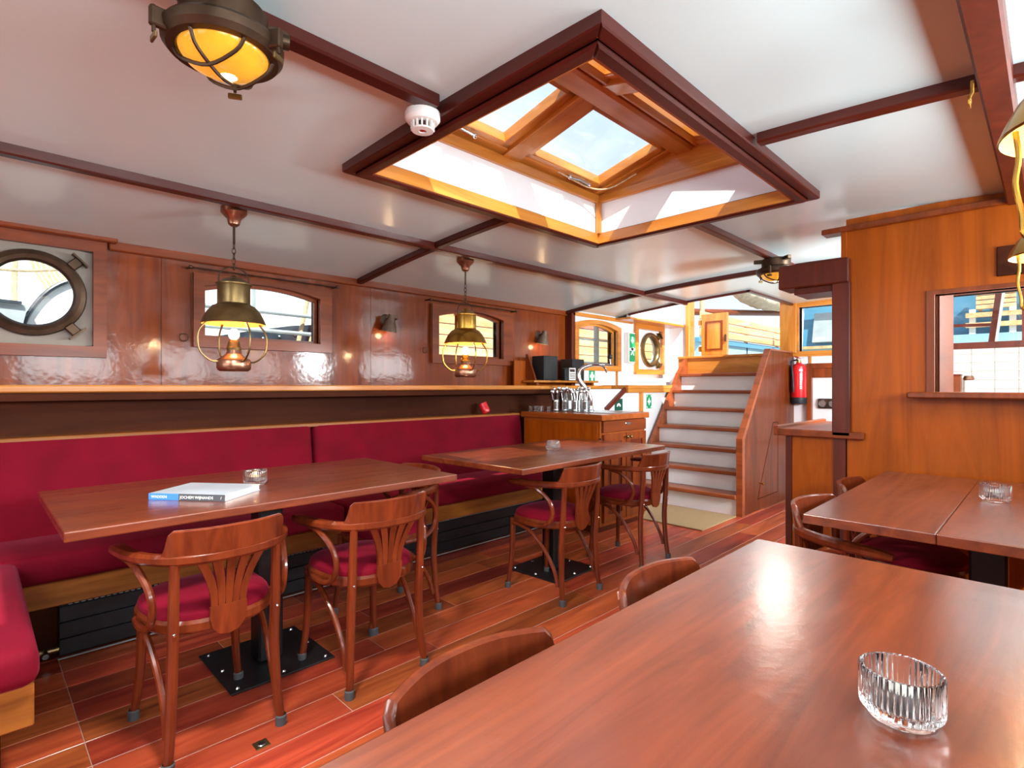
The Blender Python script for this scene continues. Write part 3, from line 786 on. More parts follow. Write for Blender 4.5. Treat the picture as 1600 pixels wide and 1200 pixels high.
# ================================================================== chairs
def sup(a, n=2.6):
    c, s_ = math.cos(a), math.sin(a)
    return math.copysign(abs(c)**(2/n), c), math.copysign(abs(s_)**(2/n), s_)
def make_chair(lab):
    t = thing('captain_chair', lab, 'chair', (0, 0, 0), 0, 'bentwood armchairs with red velvet seats')
    B = lambda m, nm, mt='w_chair', sm=True: m.build(nm, mt, t, sm, local=True)
    # seat frame (bent ring) and cushion
    n = 36; m = MB(); rings = []
    for r, z in ((.86, .388), (1.0, .386), (1.035, .395), (1.035, .418), (1.0, .428), (.86, .426)):
        rings.append([m.bm.verts.new((.19*r*sup(2*PI*k/n)[0]*(1+.06*sup(2*PI*k/n)[1]), .195*r*sup(2*PI*k/n)[1], z)) for k in range(n)])
    for i in range(6):
        A, C = rings[i], rings[(i+1) % 6]
        for k in range(n): m.bm.faces.new((A[k], A[(k+1) % n], C[(k+1) % n], C[k]))
    B(m, 'seat_frame')
    m = MB(); rings = []
    for r, z in ((.98, .420), (1.0, .432), (.985, .445), (.92, .456), (.75, .466), (.5, .473), (.25, .476)):
        rings.append([m.bm.verts.new((.19*r*sup(2*PI*k/n)[0]*(1+.06*sup(2*PI*k/n)[1]), .195*r*sup(2*PI*k/n)[1], z)) for k in range(n)])
    for A, C in zip(rings, rings[1:]):
        for k in range(n): m.bm.faces.new((A[k], A[(k+1) % n], C[(k+1) % n], C[k]))
    m.bm.faces.new(rings[-1]); m.bm.faces.new(rings[0][::-1])
    B(m, 'seat_cushion', 'velvet_seat')
    for s_ in (-1, 1):
        lg = B(MB().tube([(s_*.168, -.205, .012), (s_*.158, -.192, .14), (s_*.152, -.186, .30), (s_*.152, -.196, .44), (s_*.150, -.205, .625)], [.0135, .0155, .017, .0165, .014], 10, 4), 'leg')
        MB().lathe([(0, 0), (.018, 0), (.0185, .03), (.0155, .034)], 12, (s_*.168, -.2055, 0)).build('rubber_foot', 'rubber_grey', lg, True, local=True)
        MB().ball((s_*.153, -.211, .41), .0055, 8).build('screw', 'chrome', lg, True, local=True)
        lg = B(MB().tube([(s_*.172, .192, .012), (s_*.158, .180, .14), (s_*.153, .172, .28), (s_*.155, .165, .40)], [.013, .0145, .016, .016], 10, 4), 'leg')
        MB().lathe([(0, 0), (.0175, 0), (.018, .03), (.015, .034)], 12, (s_*.172, .192, 0)).build('rubber_foot', 'rubber_grey', lg, True, local=True)
        B(MB().tube([(s_*.234, -.01, .616), (s_*.224, -.08, .602), (s_*.206, -.142, .55), (s_*.198, -.162, .495), (s_*.198, -.145, .44), (s_*.203, -.095, .408), (s_*.205, -.035, .402), (s_*.199, .03, .402)], .0115, 8, 4), 'arm_support')
        B(MB().tube([(s_*.17, .155, .378), (s_*.178, .09, .376), (s_*.176, .01, .352), (s_*.168, -.08, .27), (s_*.163, -.145, .17), (s_*.165, -.172, .09)], .0105, 8, 4), 'leg_brace')
    ARM = [(-.236, .115), (-.241, .06), (-.231, -.04), (-.203, -.135), (-.15, -.205), (-.075, -.238), (0, -.246)]
    path = [(x, y, .632) for x, y in ARM]+[(-x, y, .632) for x, y in ARM[-2::-1]]
    path[0] = (-.234, .118, .626); path[-1] = (.234, .118, .626)
    B(MB().ribbon(path, [.03, .05, .046, .034, .030, .028, .026, .028, .030, .034, .046, .05, .03], [.02, .030, .032, .034, .036, .036, .036, .036, .036, .034, .032, .030, .02], 5), 'arm_rail')
    # crest
    bk = catmull([(-.176, -.178, 0), (-.15, -.207, 0), (-.075, -.240, 0), (0, -.248, 0), (.075, -.240, 0), (.15, -.207, 0), (.176, -.178, 0)], 4)
    m = MB(); rg = []
    for i, p in enumerate(bk):
        u = abs(2*i/(len(bk)-1)-1)
        h = .078 if u < .72 else (.078-.05*min(1, (u-.72)/.14) if u < .86 else .028-.022*(u-.86)/.14)
        h += .006*(1-u*u)
        o_ = Vector((p.x, p.y, 0)).normalized(); lean = .012*h/.078
        q = [(-.010, .642), (.010, .642), (.009+lean, .642+h-.004), (.004+lean, .642+h), (-.004+lean, .642+h), (-.009+lean, .642+h-.004)]
        rg.append([m.bm.verts.new((p.x+o_.x*a, p.y+o_.y*a, z)) for a, z in q])
    for A, C in zip(rg, rg[1:]):
        for k in range(6): m.bm.faces.new((A[k], A[(k+1) % 6], C[(k+1) % 6], C[k]))
    m.bm.faces.new(rg[0]); m.bm.faces.new(rg[-1][::-1])
    B(m, 'crest_rail')
    # fan splat
    for i in range(-2, 3):
        P = catmull([(i*.021, -.206, .462), (i*.0225, -.210, .505), (i*.031, -.222, .565), (i*.044, -.235+.002*abs(i), .620)], 4)
        m = MB(); rg = []
        for j, p in enumerate(P):
            w = .0095+.0045*j/(len(P)-1)
            rg.append([m.bm.verts.new((p.x+a*w, p.y+b, p.z)) for a, b in ((-1, -.005), (1, -.005), (1, .005), (-1, .005))])
        for A, C in zip(rg, rg[1:]):
            for k in range(4): m.bm.faces.new((A[k], A[(k+1) % 4], C[(k+1) % 4], C[k]))
        m.bm.faces.new(rg[0]); m.bm.faces.new(rg[-1][::-1])
        B(m, 'slat', sm=False)
    pl = [(-.054, .464), (-.055, .43), (-.048, .398), (-.03, .376), (0, .368), (.03, .376), (.048, .398), (.055, .43), (.054, .464)]
    B(MB().prism(pl, lambda a, b: (a, -.212, b), (0, .010, 0)), 'splat_foot', sm=False)
    return t
G = 'bentwood armchairs with red velvet seats'
ch = make_chair('bentwood armchair with red seat nearest the camera, at the book table')
ch.location = (.575, 2.065, 0); ch.rotation_euler = (0, 0, math.radians(1.5))
dup(ch, (1.155, 2.04, 0), 0, 'bentwood armchair at the right end of the book table, beside its pedestal', G)
dup(ch, (1.50, 2.41, 0), math.radians(92), 'bentwood armchair half hidden at the far short end of the book table', G)
dup(ch, (2.355, 2.025, 0), math.radians(1), 'bentwood armchair at the left side of the table before the bar cabinet', G)
dup(ch, (3.13, 2.025, 0), math.radians(1), 'bentwood armchair closest to the stairs, at the table before the bar', G)
dup(ch, (.565, .425, 0), PI, 'armchair showing only its curved crest at the foreground table near the bottom edge', G)
dup(ch, (1.125, .425, 0), PI, 'armchair showing only its crest at the far corner of the foreground table', G)
dup(ch, (2.245, .43, 0), PI+math.radians(-8), 'armchair at the near left corner of the table by the orange bulkhead', G)
dup(ch, (2.84, .43, 0), PI, 'armchair tucked under the bulkhead table, its round red seat showing', G)

# ================================================================== things on the tables
gl_prof = [(0, .004), (.026, .004), (.030, .010), (.038, .016), (.0425, .022), (.0432, .055), (.0425, .057), (.0385, .057), (.0378, .055), (.0372, .024), (.033, .018), (.0, .016)]
def rib(a, r, z):
    if r > .0365 and z > .011: return 1+.020*math.cos(40*a)
    return 1
gl_prof = [(0, 0), (.034, 0), (.0355, .0015), (.0355, .005), (.040, .008), (.0428, .012), (.0434, .020), (.0434, .0565), (.0425, .0585), (.0388, .0585), (.0380, .0565), (.0372, .020), (.034, .0155), (0, .015)]
gmesh = MB().lathe(gl_prof, 200, (0, 0, 0), rib).mesh('tealight_holder', 'glass', True)
tl1 = MB().lathe([(0, .0), (.0185, 0), (.019, .001), (.019, .014), (.0185, .0142), (.018, .012), (0, .0118)], 24).mesh('cup', 'steel', True)
wx1 = MB().lathe([(0, .0135), (.017, .0135), (.0178, .012)], 20).tube([(0, 0, .013), (.001, 0, .019)], .0008, 5).mesh('wax', 'wax', True)
for (x, y, lit, lab, lab2) in ((.803, .131, False, 'large ribbed glass tealight holder on the foreground table', 'tealight inside the holder on the foreground table'),
                         (.824, 2.312, True, 'ribbed glass tealight holder behind the book, with a glowing candle', 'burning tealight inside the glass behind the book'),
                         (2.593, 2.229, False, 'ribbed glass tealight holder on the table before the bar cabinet', 'tealight inside the glass on the table before the bar cabinet'),
                         (2.539, .143, False, 'ribbed glass tealight holder on the bulkhead table', 'tealight inside the glass on the bulkhead table')):
    o = bpy.data.objects.new('tealight_holder', gmesh); COL.objects.link(o); o.location = (x, y, .7502)
    tag(o, lab, 'candle holder', 'ribbed glass tealight holders')
    c = thing('tealight', lab2, 'candle', (x, y, .7665), 0, 'tealights in the glasses')
    for nm, me in (('cup', tl1), ('wax', wx1)):
        q = bpy.data.objects.new(nm, me); COL.objects.link(q); q.parent = c
    if lit:
        MB().lathe([(0, 0), (.004, .005), (.003, .012), (0, .022)], 8, (0, 0, .016)).build('flame', 'flame', c, True, local=True)
# book
bk_ = thing('book', 'large hardback picture book with a blue and grey spine', 'book', (.6195, 2.223, .75), math.radians(-51.6))
MB().box(-.142, .142, -.102, .104, .003, .020).build('pages', 'paper', bk_, local=True)
MB().box(-.145, .145, -.106, .107, .020, .0232, .0008).build('cover', 'book_cover', bk_, local=True)
MB().box(-.145, .145, -.106, .107, 0, .003, .0008).build('back_cover', 'book_cover', bk_, local=True)
sp = MB().box(-.145, -.03, -.1085, -.1045, 0, .0232, .0008).build('spine', 'book_blue', bk_, local=True)
sp2 = MB().box(-.03, .145, -.1085, -.1045, 0, .0232, .0008).build('spine', 'book_dark', bk_, local=True)
RX = Matrix.Rotation(PI/2, 4, 'X')
text_mesh('WADDEN', .0135, parent=sp, mat4=Matrix.Translation((-.134, -.1087, .0115)) @ RX)
text_mesh('JOCHEM WIJNANDS', .0140, parent=sp2, mat4=Matrix.Translation((-.024, -.1087, .0115)) @ RX)
text_mesh('/', .0140, parent=sp2, mat4=Matrix.Translation((.130, -.1087, .0115)) @ RX)

# ================================================================== hanging lanterns
def lantern(lab, x, y, z, ztop, mat='brass_old', font='copper', wire_r=.156, energy=6, rz=0, chain=True):
    """z = rim height of the shade"""
    t = thing('ship_lantern', lab, 'lantern', (x, y, z), rz, 'hanging ship lanterns')
    B = lambda m, nm, mt=mat: m.build(nm, mt, t, True, local=True)
    H = ztop-z
    B(MB().lathe([(0, H), (.055, H), (.056, H-.022), (.05, H-.03), (.03, H-.05), (.024, H-.075), (.012, H-.085), (0, H-.085)], 20), 'ceiling_rose', 'copper')
    # chain
    zb = .262; zt = H-.085; L_ = zt-zb
    B(MB().tube([(0, 0, zt), (0, 0, zt-L_*.42)], .0055, 6), 'cord', 'brass_dark')
    k = 0; zz = zt-L_*.40
    lk = MB()
    while zz > zb:
        pts = []
        for q in range(10):
            a = 2*PI*q/10; u, v = .008*math.cos(a), .016*math.sin(a)
            pts.append((u, 0, zz-.014+v) if k % 2 else (0, u, zz-.014+v))
        lk.tube(pts, .0024, 5, closed=True); zz -= .024; k += 1
    B(lk, 'chain', 'brass_dark')
    # bail
    B(MB().tube([(.062, 0, .165), (.064, 0, .215), (.04, 0, .25), (0, 0, .262), (-.04, 0, .25), (-.064, 0, .215), (-.062, 0, .165)], .0035, 6, 4), 'bail', 'brass_dark')
    # cap, chimney, shade
    B(MB().lathe([(0, .222), (.012, .222), (.02, .212), (.045, .205), (.062, .19), (.076, .183), (.076, .178), (.05, .178), (0, .178)], 28), 'cap')
    B(MB().lathe([(.066, .176), (.068, .176), (.069, .172), (.069, .092), (.072, .088), (.069, .084), (.066, .084), (.066, .176)], 28), 'chimney')
    pr = [(.070, .088), (.09, .078), (.112, .052), (.127, .022), (.136, 0), (.1345, -.003), (.124, .018), (.109, .047), (.088, .071), (.068, .080)]
    sh_ = B(MB().lathe(pr[:6], 40), 'shade')
    B(MB().lathe([(r-.0012, zz_-.001) for r, zz_ in pr[5:]], 40), 'shade_lining', 'shade_inside')
    # guard wires
    for i in range(4):
        a = math.atan2(-y, -x)+.42+PI/2*i; c, s_ = math.cos(a), math.sin(a)
        P = [(.118, .004), (wire_r*.965, -.04), (wire_r, -.085), (wire_r*.93, -.135), (.105, -.172), (.07, -.178)]
        B(MB().tube([(r*c, r*s_, zz_) for r, zz_ in P], .0042, 7, 4), 'guard_wire')
    B(MB().lathe([(0, -.122), (.03, -.122), (.034, -.14), (.05, -.153), (.068, -.165), (.072, -.172), (.072, -.205), (.069, -.212), (.06, -.22), (0, -.22)], 28), 'oil_font', font)
    B(MB().lathe([(0, -.075), (.018, -.075), (.026, -.088), (.028, -.105), (.032, -.112), (.03, -.124), (0, -.124)], 20), 'burner')
    B(MB().ball((0, 0, -.05), .0235, 12, 1.1), 'bulb', 'bulb_warm')
    light('lantern_light', 'POINT', (x, y, z-.02), energy, (1, .66, .34), radius=.03)
    return t
lantern('aged brass ship lantern hanging over the book table', .86, 2.68, 1.442, zc(2.68), energy=3.2)
lantern('bright brass ship lantern hanging before the arched window, over the far table', 2.255, 2.68, 1.43, zc(2.68), 'brass_bright', energy=3.2)
lantern('brass lantern cut off by the right edge, over the foreground table', 1.278, -.066, 1.575, zc(-.066), 'brass_bright', wire_r=.118, energy=3.5)
lantern('brass lantern cut off by the right edge, before the plaque on the bulkhead', 2.44, -.028, 1.575, zc(-.028), 'brass_bright', wire_r=.118, energy=5)

# bulkhead ceiling lights
def ceiling_light(lab, x, y, ztop, rz, energy):
    t = thing('caged_ceiling_light', lab, 'ceiling light', (x, y, ztop), rz, 'caged brass ceiling lights')
    B = lambda m, nm, mt='brass_dark': m.build(nm, mt, t, True, local=True)
    B(MB().lathe([(0, 0), (.085, 0), (.09, -.006), (.088, -.05), (.1, -.058), (.1, -.07), (0, -.07)], 32), 'housing')
    B(MB().lathe([(.082, -.066), (.118, -.066), (.124, -.074), (.122, -.092), (.112, -.104), (.094, -.104), (.088, -.096), (.082, -.066)], 40), 'rim')
    B(MB().lathe([(.092, -.095), (.088, -.108), (.075, -.125), (.05, -.138), (.025, -.144), (0, -.146)], 32), 'glass_dome', 'amber_glass')
    B(MB().ball((.01, .0, -.125), .030, 12, .85), 'bulb', 'glow_core')
    for off in (-.048, .0, .048)[0::1]:
        h = math.sqrt(max(.0, .1**2-off**2))
        if off == 0: continue
        B(MB().tube([(off, -h, -.102), (off, -h*.75, -.128), (off, 0, -.150), (off, h*.75, -.128), (off, h, -.102)], .0042, 6, 4), 'guard_bar')
    B(MB().tube([(-.1, .0, -.102), (-.078, .0, -.133), (0, 0, -.156), (.078, 0, -.133), (.1, 0, -.102)], .0042, 6, 4), 'guard_bar')
    for k in range(3):
        a = 2*PI*k/3+.5; c, s_ = math.cos(a), math.sin(a)
        w = B(MB().obox((.128*c, .128*s_, -.082), (c*.016, s_*.016, 0), (-s_*.008, c*.008, 0), (0, 0, .02), .003).tube([(.136*c, .136*s_, -.06), (.136*c, .136*s_, -.115)], .004, 6), 'clamp')
        MB().obox((.136*c, .136*s_, -.125), (-s_*.016, c*.016, 0), (c*.003, s_*.003, 0), (0, 0, .007), .002).build('wing_nut', 'brass_old', w, False, local=True)
    for k in range(3):
        a = 2*PI*k/3+1.4; c, s_ = math.cos(a), math.sin(a)
        B(MB().obox((.105*c, .105*s_, -.012), (c*.03, s_*.03, 0), (-s_*.014, c*.014, 0), (0, 0, .012), .003), 'mounting_lug')
    B(MB().tube([(.105*math.cos(-.9), .105*math.sin(-.9), -.035), (.135*math.cos(-.9), .135*math.sin(-.9), -.035)], .017, 12), 'cable_gland')
    l = light('ceiling_light_boost', 'SPOT', (x, y, ztop-.165), energy, (1, .94, .84), direction=(0, 0, -1), radius=.10)  # wide spot boosted past the lamp's own output to fill the room
    l.data.spot_size = math.radians(172); l.data.spot_blend = .6
ceiling_light('large caged brass ceiling light with amber glass, on the centre beam', .40, 1.31, zc(1.33)-.035, .6, 95)
ceiling_light('small caged brass ceiling light far off beside the door header', 3.78, 1.30, zc(1.33)-.035, .6, 20)
# smoke detector
sd = thing('smoke_detector', 'round white smoke detector beside the skylight frame', 'smoke detector', (.985, 1.375, zc(1.33)-.033))
MB().lathe([(0, 0), (.052, 0), (.054, -.004), (.054, -.022), (.046, -.032), (.036, -.034), (0, -.034)], 32).build('base', 'white_plastic', sd, True, local=True)
MB().lathe([(0, -.034), (.024, -.034), (.024, -.05), (0, -.05)], 20).build('sensor_core', 'dark_slot', sd, True, local=True)
for k in range(14):
    a = 2*PI*k/14; c, s_ = math.cos(a), math.sin(a)
    MB().obox((.033*c, .033*s_, -.043), (c*.004, s_*.004, 0), (-s_*.0025, c*.0025, 0), (0, 0, .011)).build('vent_rib', 'white_plastic', sd, local=True)
MB().lathe([(.012, -.051), (.03, -.051), (.035, -.053), (.033, -.057), (.012, -.058), (.012, -.051)], 28).build('grille_ring', 'white_plastic', sd, True, local=True)
MB().lathe([(0, -.0535), (.007, -.0535), (.007, -.056), (0, -.056)], 12).build('test_lamp', 'dark_red', sd, True, local=True)
# hook on the girder
hk = thing('ceiling_hook', 'small brass hook and ring under the dark ceiling girder', 'hook', (1.80, .14, 1.925))
MB().tube([(1.80, .145, 1.93), (1.80, .145, 1.90), (1.80, .15, 1.89)], .004, 6).build('shank', 'brass_bright', hk, True)
MB().tube([(1.80+.014*math.cos(k*PI/5), .15, 1.878+.014*math.sin(k*PI/5)) for k in range(10)], .003, 6, closed=True).build('ring', 'brass_bright', hk, True)

# wall sconces
def sconce(lab, x, z):
    t = thing('wall_lamp', lab, 'wall lamp', (x, YP, z), 0, 'rusty metal wall lamps')
    B = lambda m, nm, mt='rust_shade': m.build(nm, mt, t, True, local=True)
    R = Matrix.Rotation(PI/2, 4, 'X')
    B(MB().lathe([(0, .022), (.03, .02), (.042, .008), (.044, 0)], 20).xf(R), 'wall_plate', 'rust_shade')
    B(MB().tube([(0, -.015, 0), (0, -.075, .004)], .009, 8), 'arm', 'brass_dark')
    B(MB().tube([(-.03, -.075, .004), (.05, -.075, .004)], .006, 8), 'pivot', 'brass_dark')
    M = Matrix.Translation((.0, -.085, .02)) @ Matrix.Rotation(math.radians(10), 4, 'X') @ Matrix.Rotation(math.radians(6), 4, 'Y')
    B(MB().lathe([(0, .012), (.024, .012), (.026, -.02), (.033, -.036), (.05, -.085), (.056, -.112), (.0545, -.112), (.048, -.084), (.031, -.036), (.024, -.02), (0, -.018)], 28).xf(M), 'shade')
    B(MB().ball((0, 0, -.075), .019, 10).xf(M), 'bulb', 'bulb_warm')
    light('wall_lamp_light', 'POINT', (x, YP-.095, z-.11), .7, (1, .66, .33), radius=.02)
sconce('rusty cone wall lamp between the two lantern windows', 2.14, 1.635)
sconce('rusty cone wall lamp above the speakers near the bar', 3.80, 1.635)

# ================================================================== bar cabinet
bc = thing('bar_cabinet', 'wooden bar cabinet with two carved doors at the end of the bench', 'cabinet', (3.75, 2.9, 0))
MB().box(3.43, 4.07, 2.47, 3.28, .06, .885).build('body', 'w_cab', bc)
MB().box(3.46, 4.05, 2.52, 3.28, 0, .06).build('plinth', 'w_post', bc)
MB().box(3.405, 4.085, 2.43, 3.30, .885, .932, .005).build('counter_top', 'w_cab', bc)
MB().box(3.62, 4.05, 2.47, 3.25, .931, .9355).build('drip_tray', 'steel', bc)
MB().box(3.424, 3.434, 2.49, 3.26, .10, .86, .002).build('side_panel', 'w_bulk', bc)
MB().box(3.45, 4.06, 2.447, 2.471, .79, .88, .003).build('top_rail', 'w_trim_x', bc)
MB().lathe([(0, .003), (.03, .003), (.034, 0)], 20).xf(Matrix.Translation((3.79, 2.446, .85)) @ Matrix.Rotation(PI/2, 4, 'X') @ Matrix.Diagonal((1.3, .42, 1, 1))).build('name_plate', 'steel', bc, True)
MB().box(3.425, 3.437, 2.455, 2.472, .55, .75).build('hinge_strip', 'steel', bc)
for a, b, kx in ((3.455, 3.755, 3.735), (3.765, 4.06, 3.785)):
    d = MB().ring([(a, .09), (b, .09), (b, .775), (a, .775)], [(a+.055, .15), (b-.055, .15), (b-.055, .715), (a+.055, .715)], lambda u, v: (u, 2.448, v), (0, .022, 0)).build('door', 'w_trim_z', bc)
    MB().box(a+.05, b-.05, 2.459, 2.469, .145, .72).build('door_panel', 'w_post', d)
    c = (a+b)/2
    MB().prism([(c-.05, .20), (c+.05, .20), (c+.05, .60), (c+.035, .635), (c+.015, .645), (c, .67), (c-.015, .645), (c-.035, .635), (c-.05, .60)], lambda u, v: (u, 2.452, v), (0, .01, 0)).build('carved_tombstone_panel', 'w_trim_z', d)
    MB().tube([(kx, 2.448, .745), (kx, 2.42, .745)], .005, 8).ball((kx, 2.417, .745), .013, 10).build('knob', 'brass_old', d, True)
# beer tap
bt = thing('beer_tap', 'curved chrome beer tap with a black knob on the bar cabinet', 'tap', (3.84, 2.87, .9355))
MB().lathe([(0, 0), (.035, 0), (.036, .008), (.028, .016), (.026, .04), (.022, .045), (0, .045)], 20).build('base', 'chrome', bt, True, local=True)
MB().tube([(0, 0, .04), (-.005, .005, .12), (-.035, .03, .20), (-.075, .065, .28), (-.065, .055, .36), (-.01, .0, .40), (.06, -.05, .405), (.095, -.085, .405)], [.024, .024, .023, .021, .019, .018, .016, .014], 12, 5).build('column', 'chrome', bt, True, local=True)
MB().tube([(.06, -.055, .40), (.085, -.09, .38), (.10, -.105, .335)], .008, 8, 4).build('spout', 'chrome', bt, True, local=True)
MB().tube([(.09, -.08, .405), (.15, -.13, .40)], .010, 8).build('valve', 'chrome', bt, True, local=True)
ln = MB().tube([(.14, -.12, .40), (.135, -.115, .455)], .006, 8).build('lever', 'chrome', bt, True, local=True)
MB().ball((.134, -.114, .475), .022, 12).build('knob', 'black_plastic', ln, True, local=True)
# cutlery tins
def at(px, py, z):
    d = (EYE-z)*845/(py-603); t = (px-800)/845
    return (.7071*(1+t)*d, .7071*(1-t)*d)
tins = [(3.62, 3.08), (3.68, 3.02), (3.69, 2.92), (3.74, 2.85), (3.79, 2.97)]
LT = ['steel tin of cutlery standing farthest left on the bar counter', 'steel tin of cutlery, second from the left on the bar counter', 'steel tin of cutlery in the middle of the row by the beer tap', 'steel tin of cutlery standing nearest the camera beside the beer tap', 'steel tin of cutlery standing behind, closest to the beer tap']
for i, (x, y) in enumerate(tins):
    t = thing('cutlery_tin', LT[i], 'cutlery tin', (x, y, .9325 if x < 3.62 else .9355), 0, 'cutlery tins on the bar counter')
    pr = [(0, .002), (.03, .002), (.031, .006)]
    for k in range(8): pr += [(.0315, .012+k*.010), (.0300, .017+k*.010)]
    pr += [(.032, .098), (.029, .098), (.028, .01), (0, .008)]
    MB().lathe(pr, 20).build('tin', 'steel', t, True, local=True)
    for k in range(6):
        a = 2*PI*k/6+i; c, s_ = math.cos(a), math.sin(a); hh = .15+.04*random.random()
        m = MB().tube([(.008*c, .008*s_, .02), (.024*c, .024*s_, .10), (.034*c, .034*s_, hh)], [.0022, .0025, .003], 6)
        m.ball((.036*c, .036*s_, hh+.012), .011, 8, 1.5)
        m.build('spoon', 'chrome', t, True, local=True)
for i, (x, y, lab) in enumerate(((3.46, 3.23, 'tiny glass at the far left end of the bar counter'), (3.475, 3.18, 'tiny glass second from the left on the bar counter'), (3.50, 3.13, 'tiny glass in the middle of the little row on the bar counter'), (3.53, 3.19, 'tiny glass standing behind in the little row on the bar counter'), (3.54, 3.09, 'tiny glass nearest the cutlery tins on the bar counter'))):
    o = MB().lathe([(0, .0), (.013, 0), (.018, .045), (.0165, .045), (.012, .006), (0, .006)], 16).build('shot_glass', 'glass', None, True)
    o.location = (x, y, .9325); tag(o, lab, 'glass', 'little glasses on the bar counter')
# red glass on the bench capping
o = MB().lathe([(0, .0), (.022, 0), (.032, .006), (.035, .012), (.035, .03), (.036, .031), (.035, .032), (.035, .05), (.036, .051), (.035, .052), (.0355, .09), (.033, .09), (.031, .012), (0, .01)], 28).build('red_tumbler', 'cherry_glass', None, True)
o.location = (3.04, 3.335, .927); o.rotation_euler = (math.radians(-22), math.radians(-14), 0)
tag(o, 'small red ribbed tumbler leaning on the bench back under the ledge', 'tumbler')

# ------------------------------------------------------------------ raised shelf with speakers
rs = thing('raised_shelf', 'small raised wooden shelf with a bracket end, carrying the speakers', 'shelf', (3.85, 3.33, 1.158))
MB().box(3.50, 4.45, 3.22, 3.37, 1.185, 1.205, .004).build('board', 'w_amber_x', rs)
for a in (3.56, 4.38): MB().box(a, a+.03, 3.25, 3.37, 1.158, 1.185).build('riser', 'w_trim_z', rs)
MB().prism([(3.25, 1.205), (3.37, 1.205), (3.37, 1.44), (3.35, 1.44)], lambda u, v: (3.545, u, v), (.02, 0, 0)).build('bracket_end', 'w_trim_z', rs)
MB().box(3.40, 3.55, 3.37, 3.385, 1.158, 1.38).build('back_board', 'w_bulk', rs)
def speaker(x, y, z, w, d, h, lab):
    t = thing('speaker', lab, 'speaker', (x, y, z), 0, 'black speakers on the raised shelf')
    MB().box(-w/2, w/2, -d/2, d/2, 0, h, .004).build('cabinet', 'black_plastic', t, local=True)
    MB().box(-w/2+.008, w/2-.008, -d/2-.006, -d/2+.002, .008, h-.008, .003).build('grille', 'black_metal', t, local=True)
speaker(3.71, 3.285, 1.205, .19, .15, .22, 'larger black speaker box beside the shelf bracket')
speaker(4.11, 3.285, 1.205, .18, .15, .205, 'black speaker box behind the little radio')
rd = thing('radio', 'small silver and white table radio before the right speaker', 'radio', (3.975, 3.20, 1.205))
MB().box(-.085, .065, -.005, .03, 0, .115, .004).build('body', 'black_plastic', rd, local=True)
MB().box(-.03, .065, -.012, -.004, .002, .118, .002).build('front_panel', 'white_plastic', rd, local=True)
MB().box(-.022, .05, -.015, -.011, .08, .105, .002).build('display', 'dark_slot', rd, local=True)
for k in range(4): MB().box(-.022, .055, -.014, -.011, .015+.015*k, .022+.015*k).build('speaker_slot', 'steel', rd, local=True)

# ================================================================== staircase
st = thing('staircase', 'steep companionway stairs with white risers and wooden treads', 'staircase', (5.2, 2.5, 0))
T0, TG, TRs = 4.76, .165, .185
for n in range(1, 8):
    x = T0+TG*(n-1); z = TRs*n
    MB().box(x-.005, x+.20, 1.975, 3.03, z-.035, z, .006).build('tread', 'w_stair', st)
    MB().box(x+.045, x+.06, 1.975, 3.03, z-TRs, z-.035).build('riser', 'white_paint', st)
# sloping stringers
sl = [(T0+.02, 0), (T0+.02, .10), (T0+TG*6-.02, 1.30), (T0+TG*7, 1.47), (XE-.17, 1.47), (XE-.17, 1.0), (T0+.3, 0)]
MB().prism(sl, lambda u, v: (u, 3.03, v), (0, .035, 0)).build('port_stringer', 'w_stair', st)
ZT = .675; XT = 4.79; XU = 5.45; ZU = 1.50
pn = MB().prism([(XT, 0), (XE-.002, 0), (XE-.002, ZU), (XU, ZU), (XT, ZT)], lambda u, v: (u, 1.935, v), (0, .035, 0)).build('side_panel', 'w_stairpanel', st)
cp = MB().prism([(XT-.008, 0), (XT-.008, ZT+.012), (XU-.006, ZU+.014), (XE-.06, ZU+.014), (XE-.06, ZU), (XU, ZU-.002), (XT+.045, ZT-.0), (XT+.045, 0)], lambda u, v: (u, 1.925, v), (0, .055, 0))
cp.build('capping', 'w_stair', st)
# little door in the side panel
MB().ring([(5.15, .10), (5.68, .10), (5.68, .80), (5.55, .80)], [(5.165, .11), (5.67, .11), (5.67, .79), (5.555, .79)], lambda u, v: (u, 1.9335, v), (0, .004, 0)).build('hatch_outline', 'w_darkpanel', pn)
MB().tube([(5.20, 1.935, .245), (5.20, 1.905, .245)], .007, 8).ball((5.20, 1.90, .245), .012, 8).build('knob', 'brass_bright', pn, True)
mt = MB().box(4.10, 4.752, 1.965, 3.02, .0, .012, .003).build('door_mat', 'mat_tan'); tag(mt, 'tan coir mat at the foot of the stairs', 'mat')

# ================================================================== bulkhead, half wall, pass-through
XBK = 3.15
PT = (-.62, .385, 1.125, 1.575)
m = MB()
for u0, u1, v0, v1 in cells((YS, .744), (0, 2.0), [PT]): m.box(XBK, XBK+.05, u0, u1, v0, v1)
blk = struct(m.build('wall_bulkhead', 'w_bulk'))
struct(MB().box(XBK-.035, XBK+.06, .72, .80, .90, 1.68, .003).build('trim_8', 'w_post'))
struct(MB().box(XBK-.01, XBK+.05, .74, .765, 1.79, 1.965, .002).build('trim_9', 'w_bulk'))
struct(MB().box(XBK-.03, XBK+.06, .10, .85, 1.935, 1.962, .003).build('trim_10', 'w_trim_z'))
hd = sroot('trim_11', (XBK, .88, 1.7))
MB().box(XBK-.05, XBK+.13, .722, 1.055, 1.675, 1.80, .006).build('header_beam', 'w_post', hd)
MB().box(XBK-.02, XBK+.20, .73, .985, 1.642, 1.676, .003).build('under_board', 'w_post', hd)
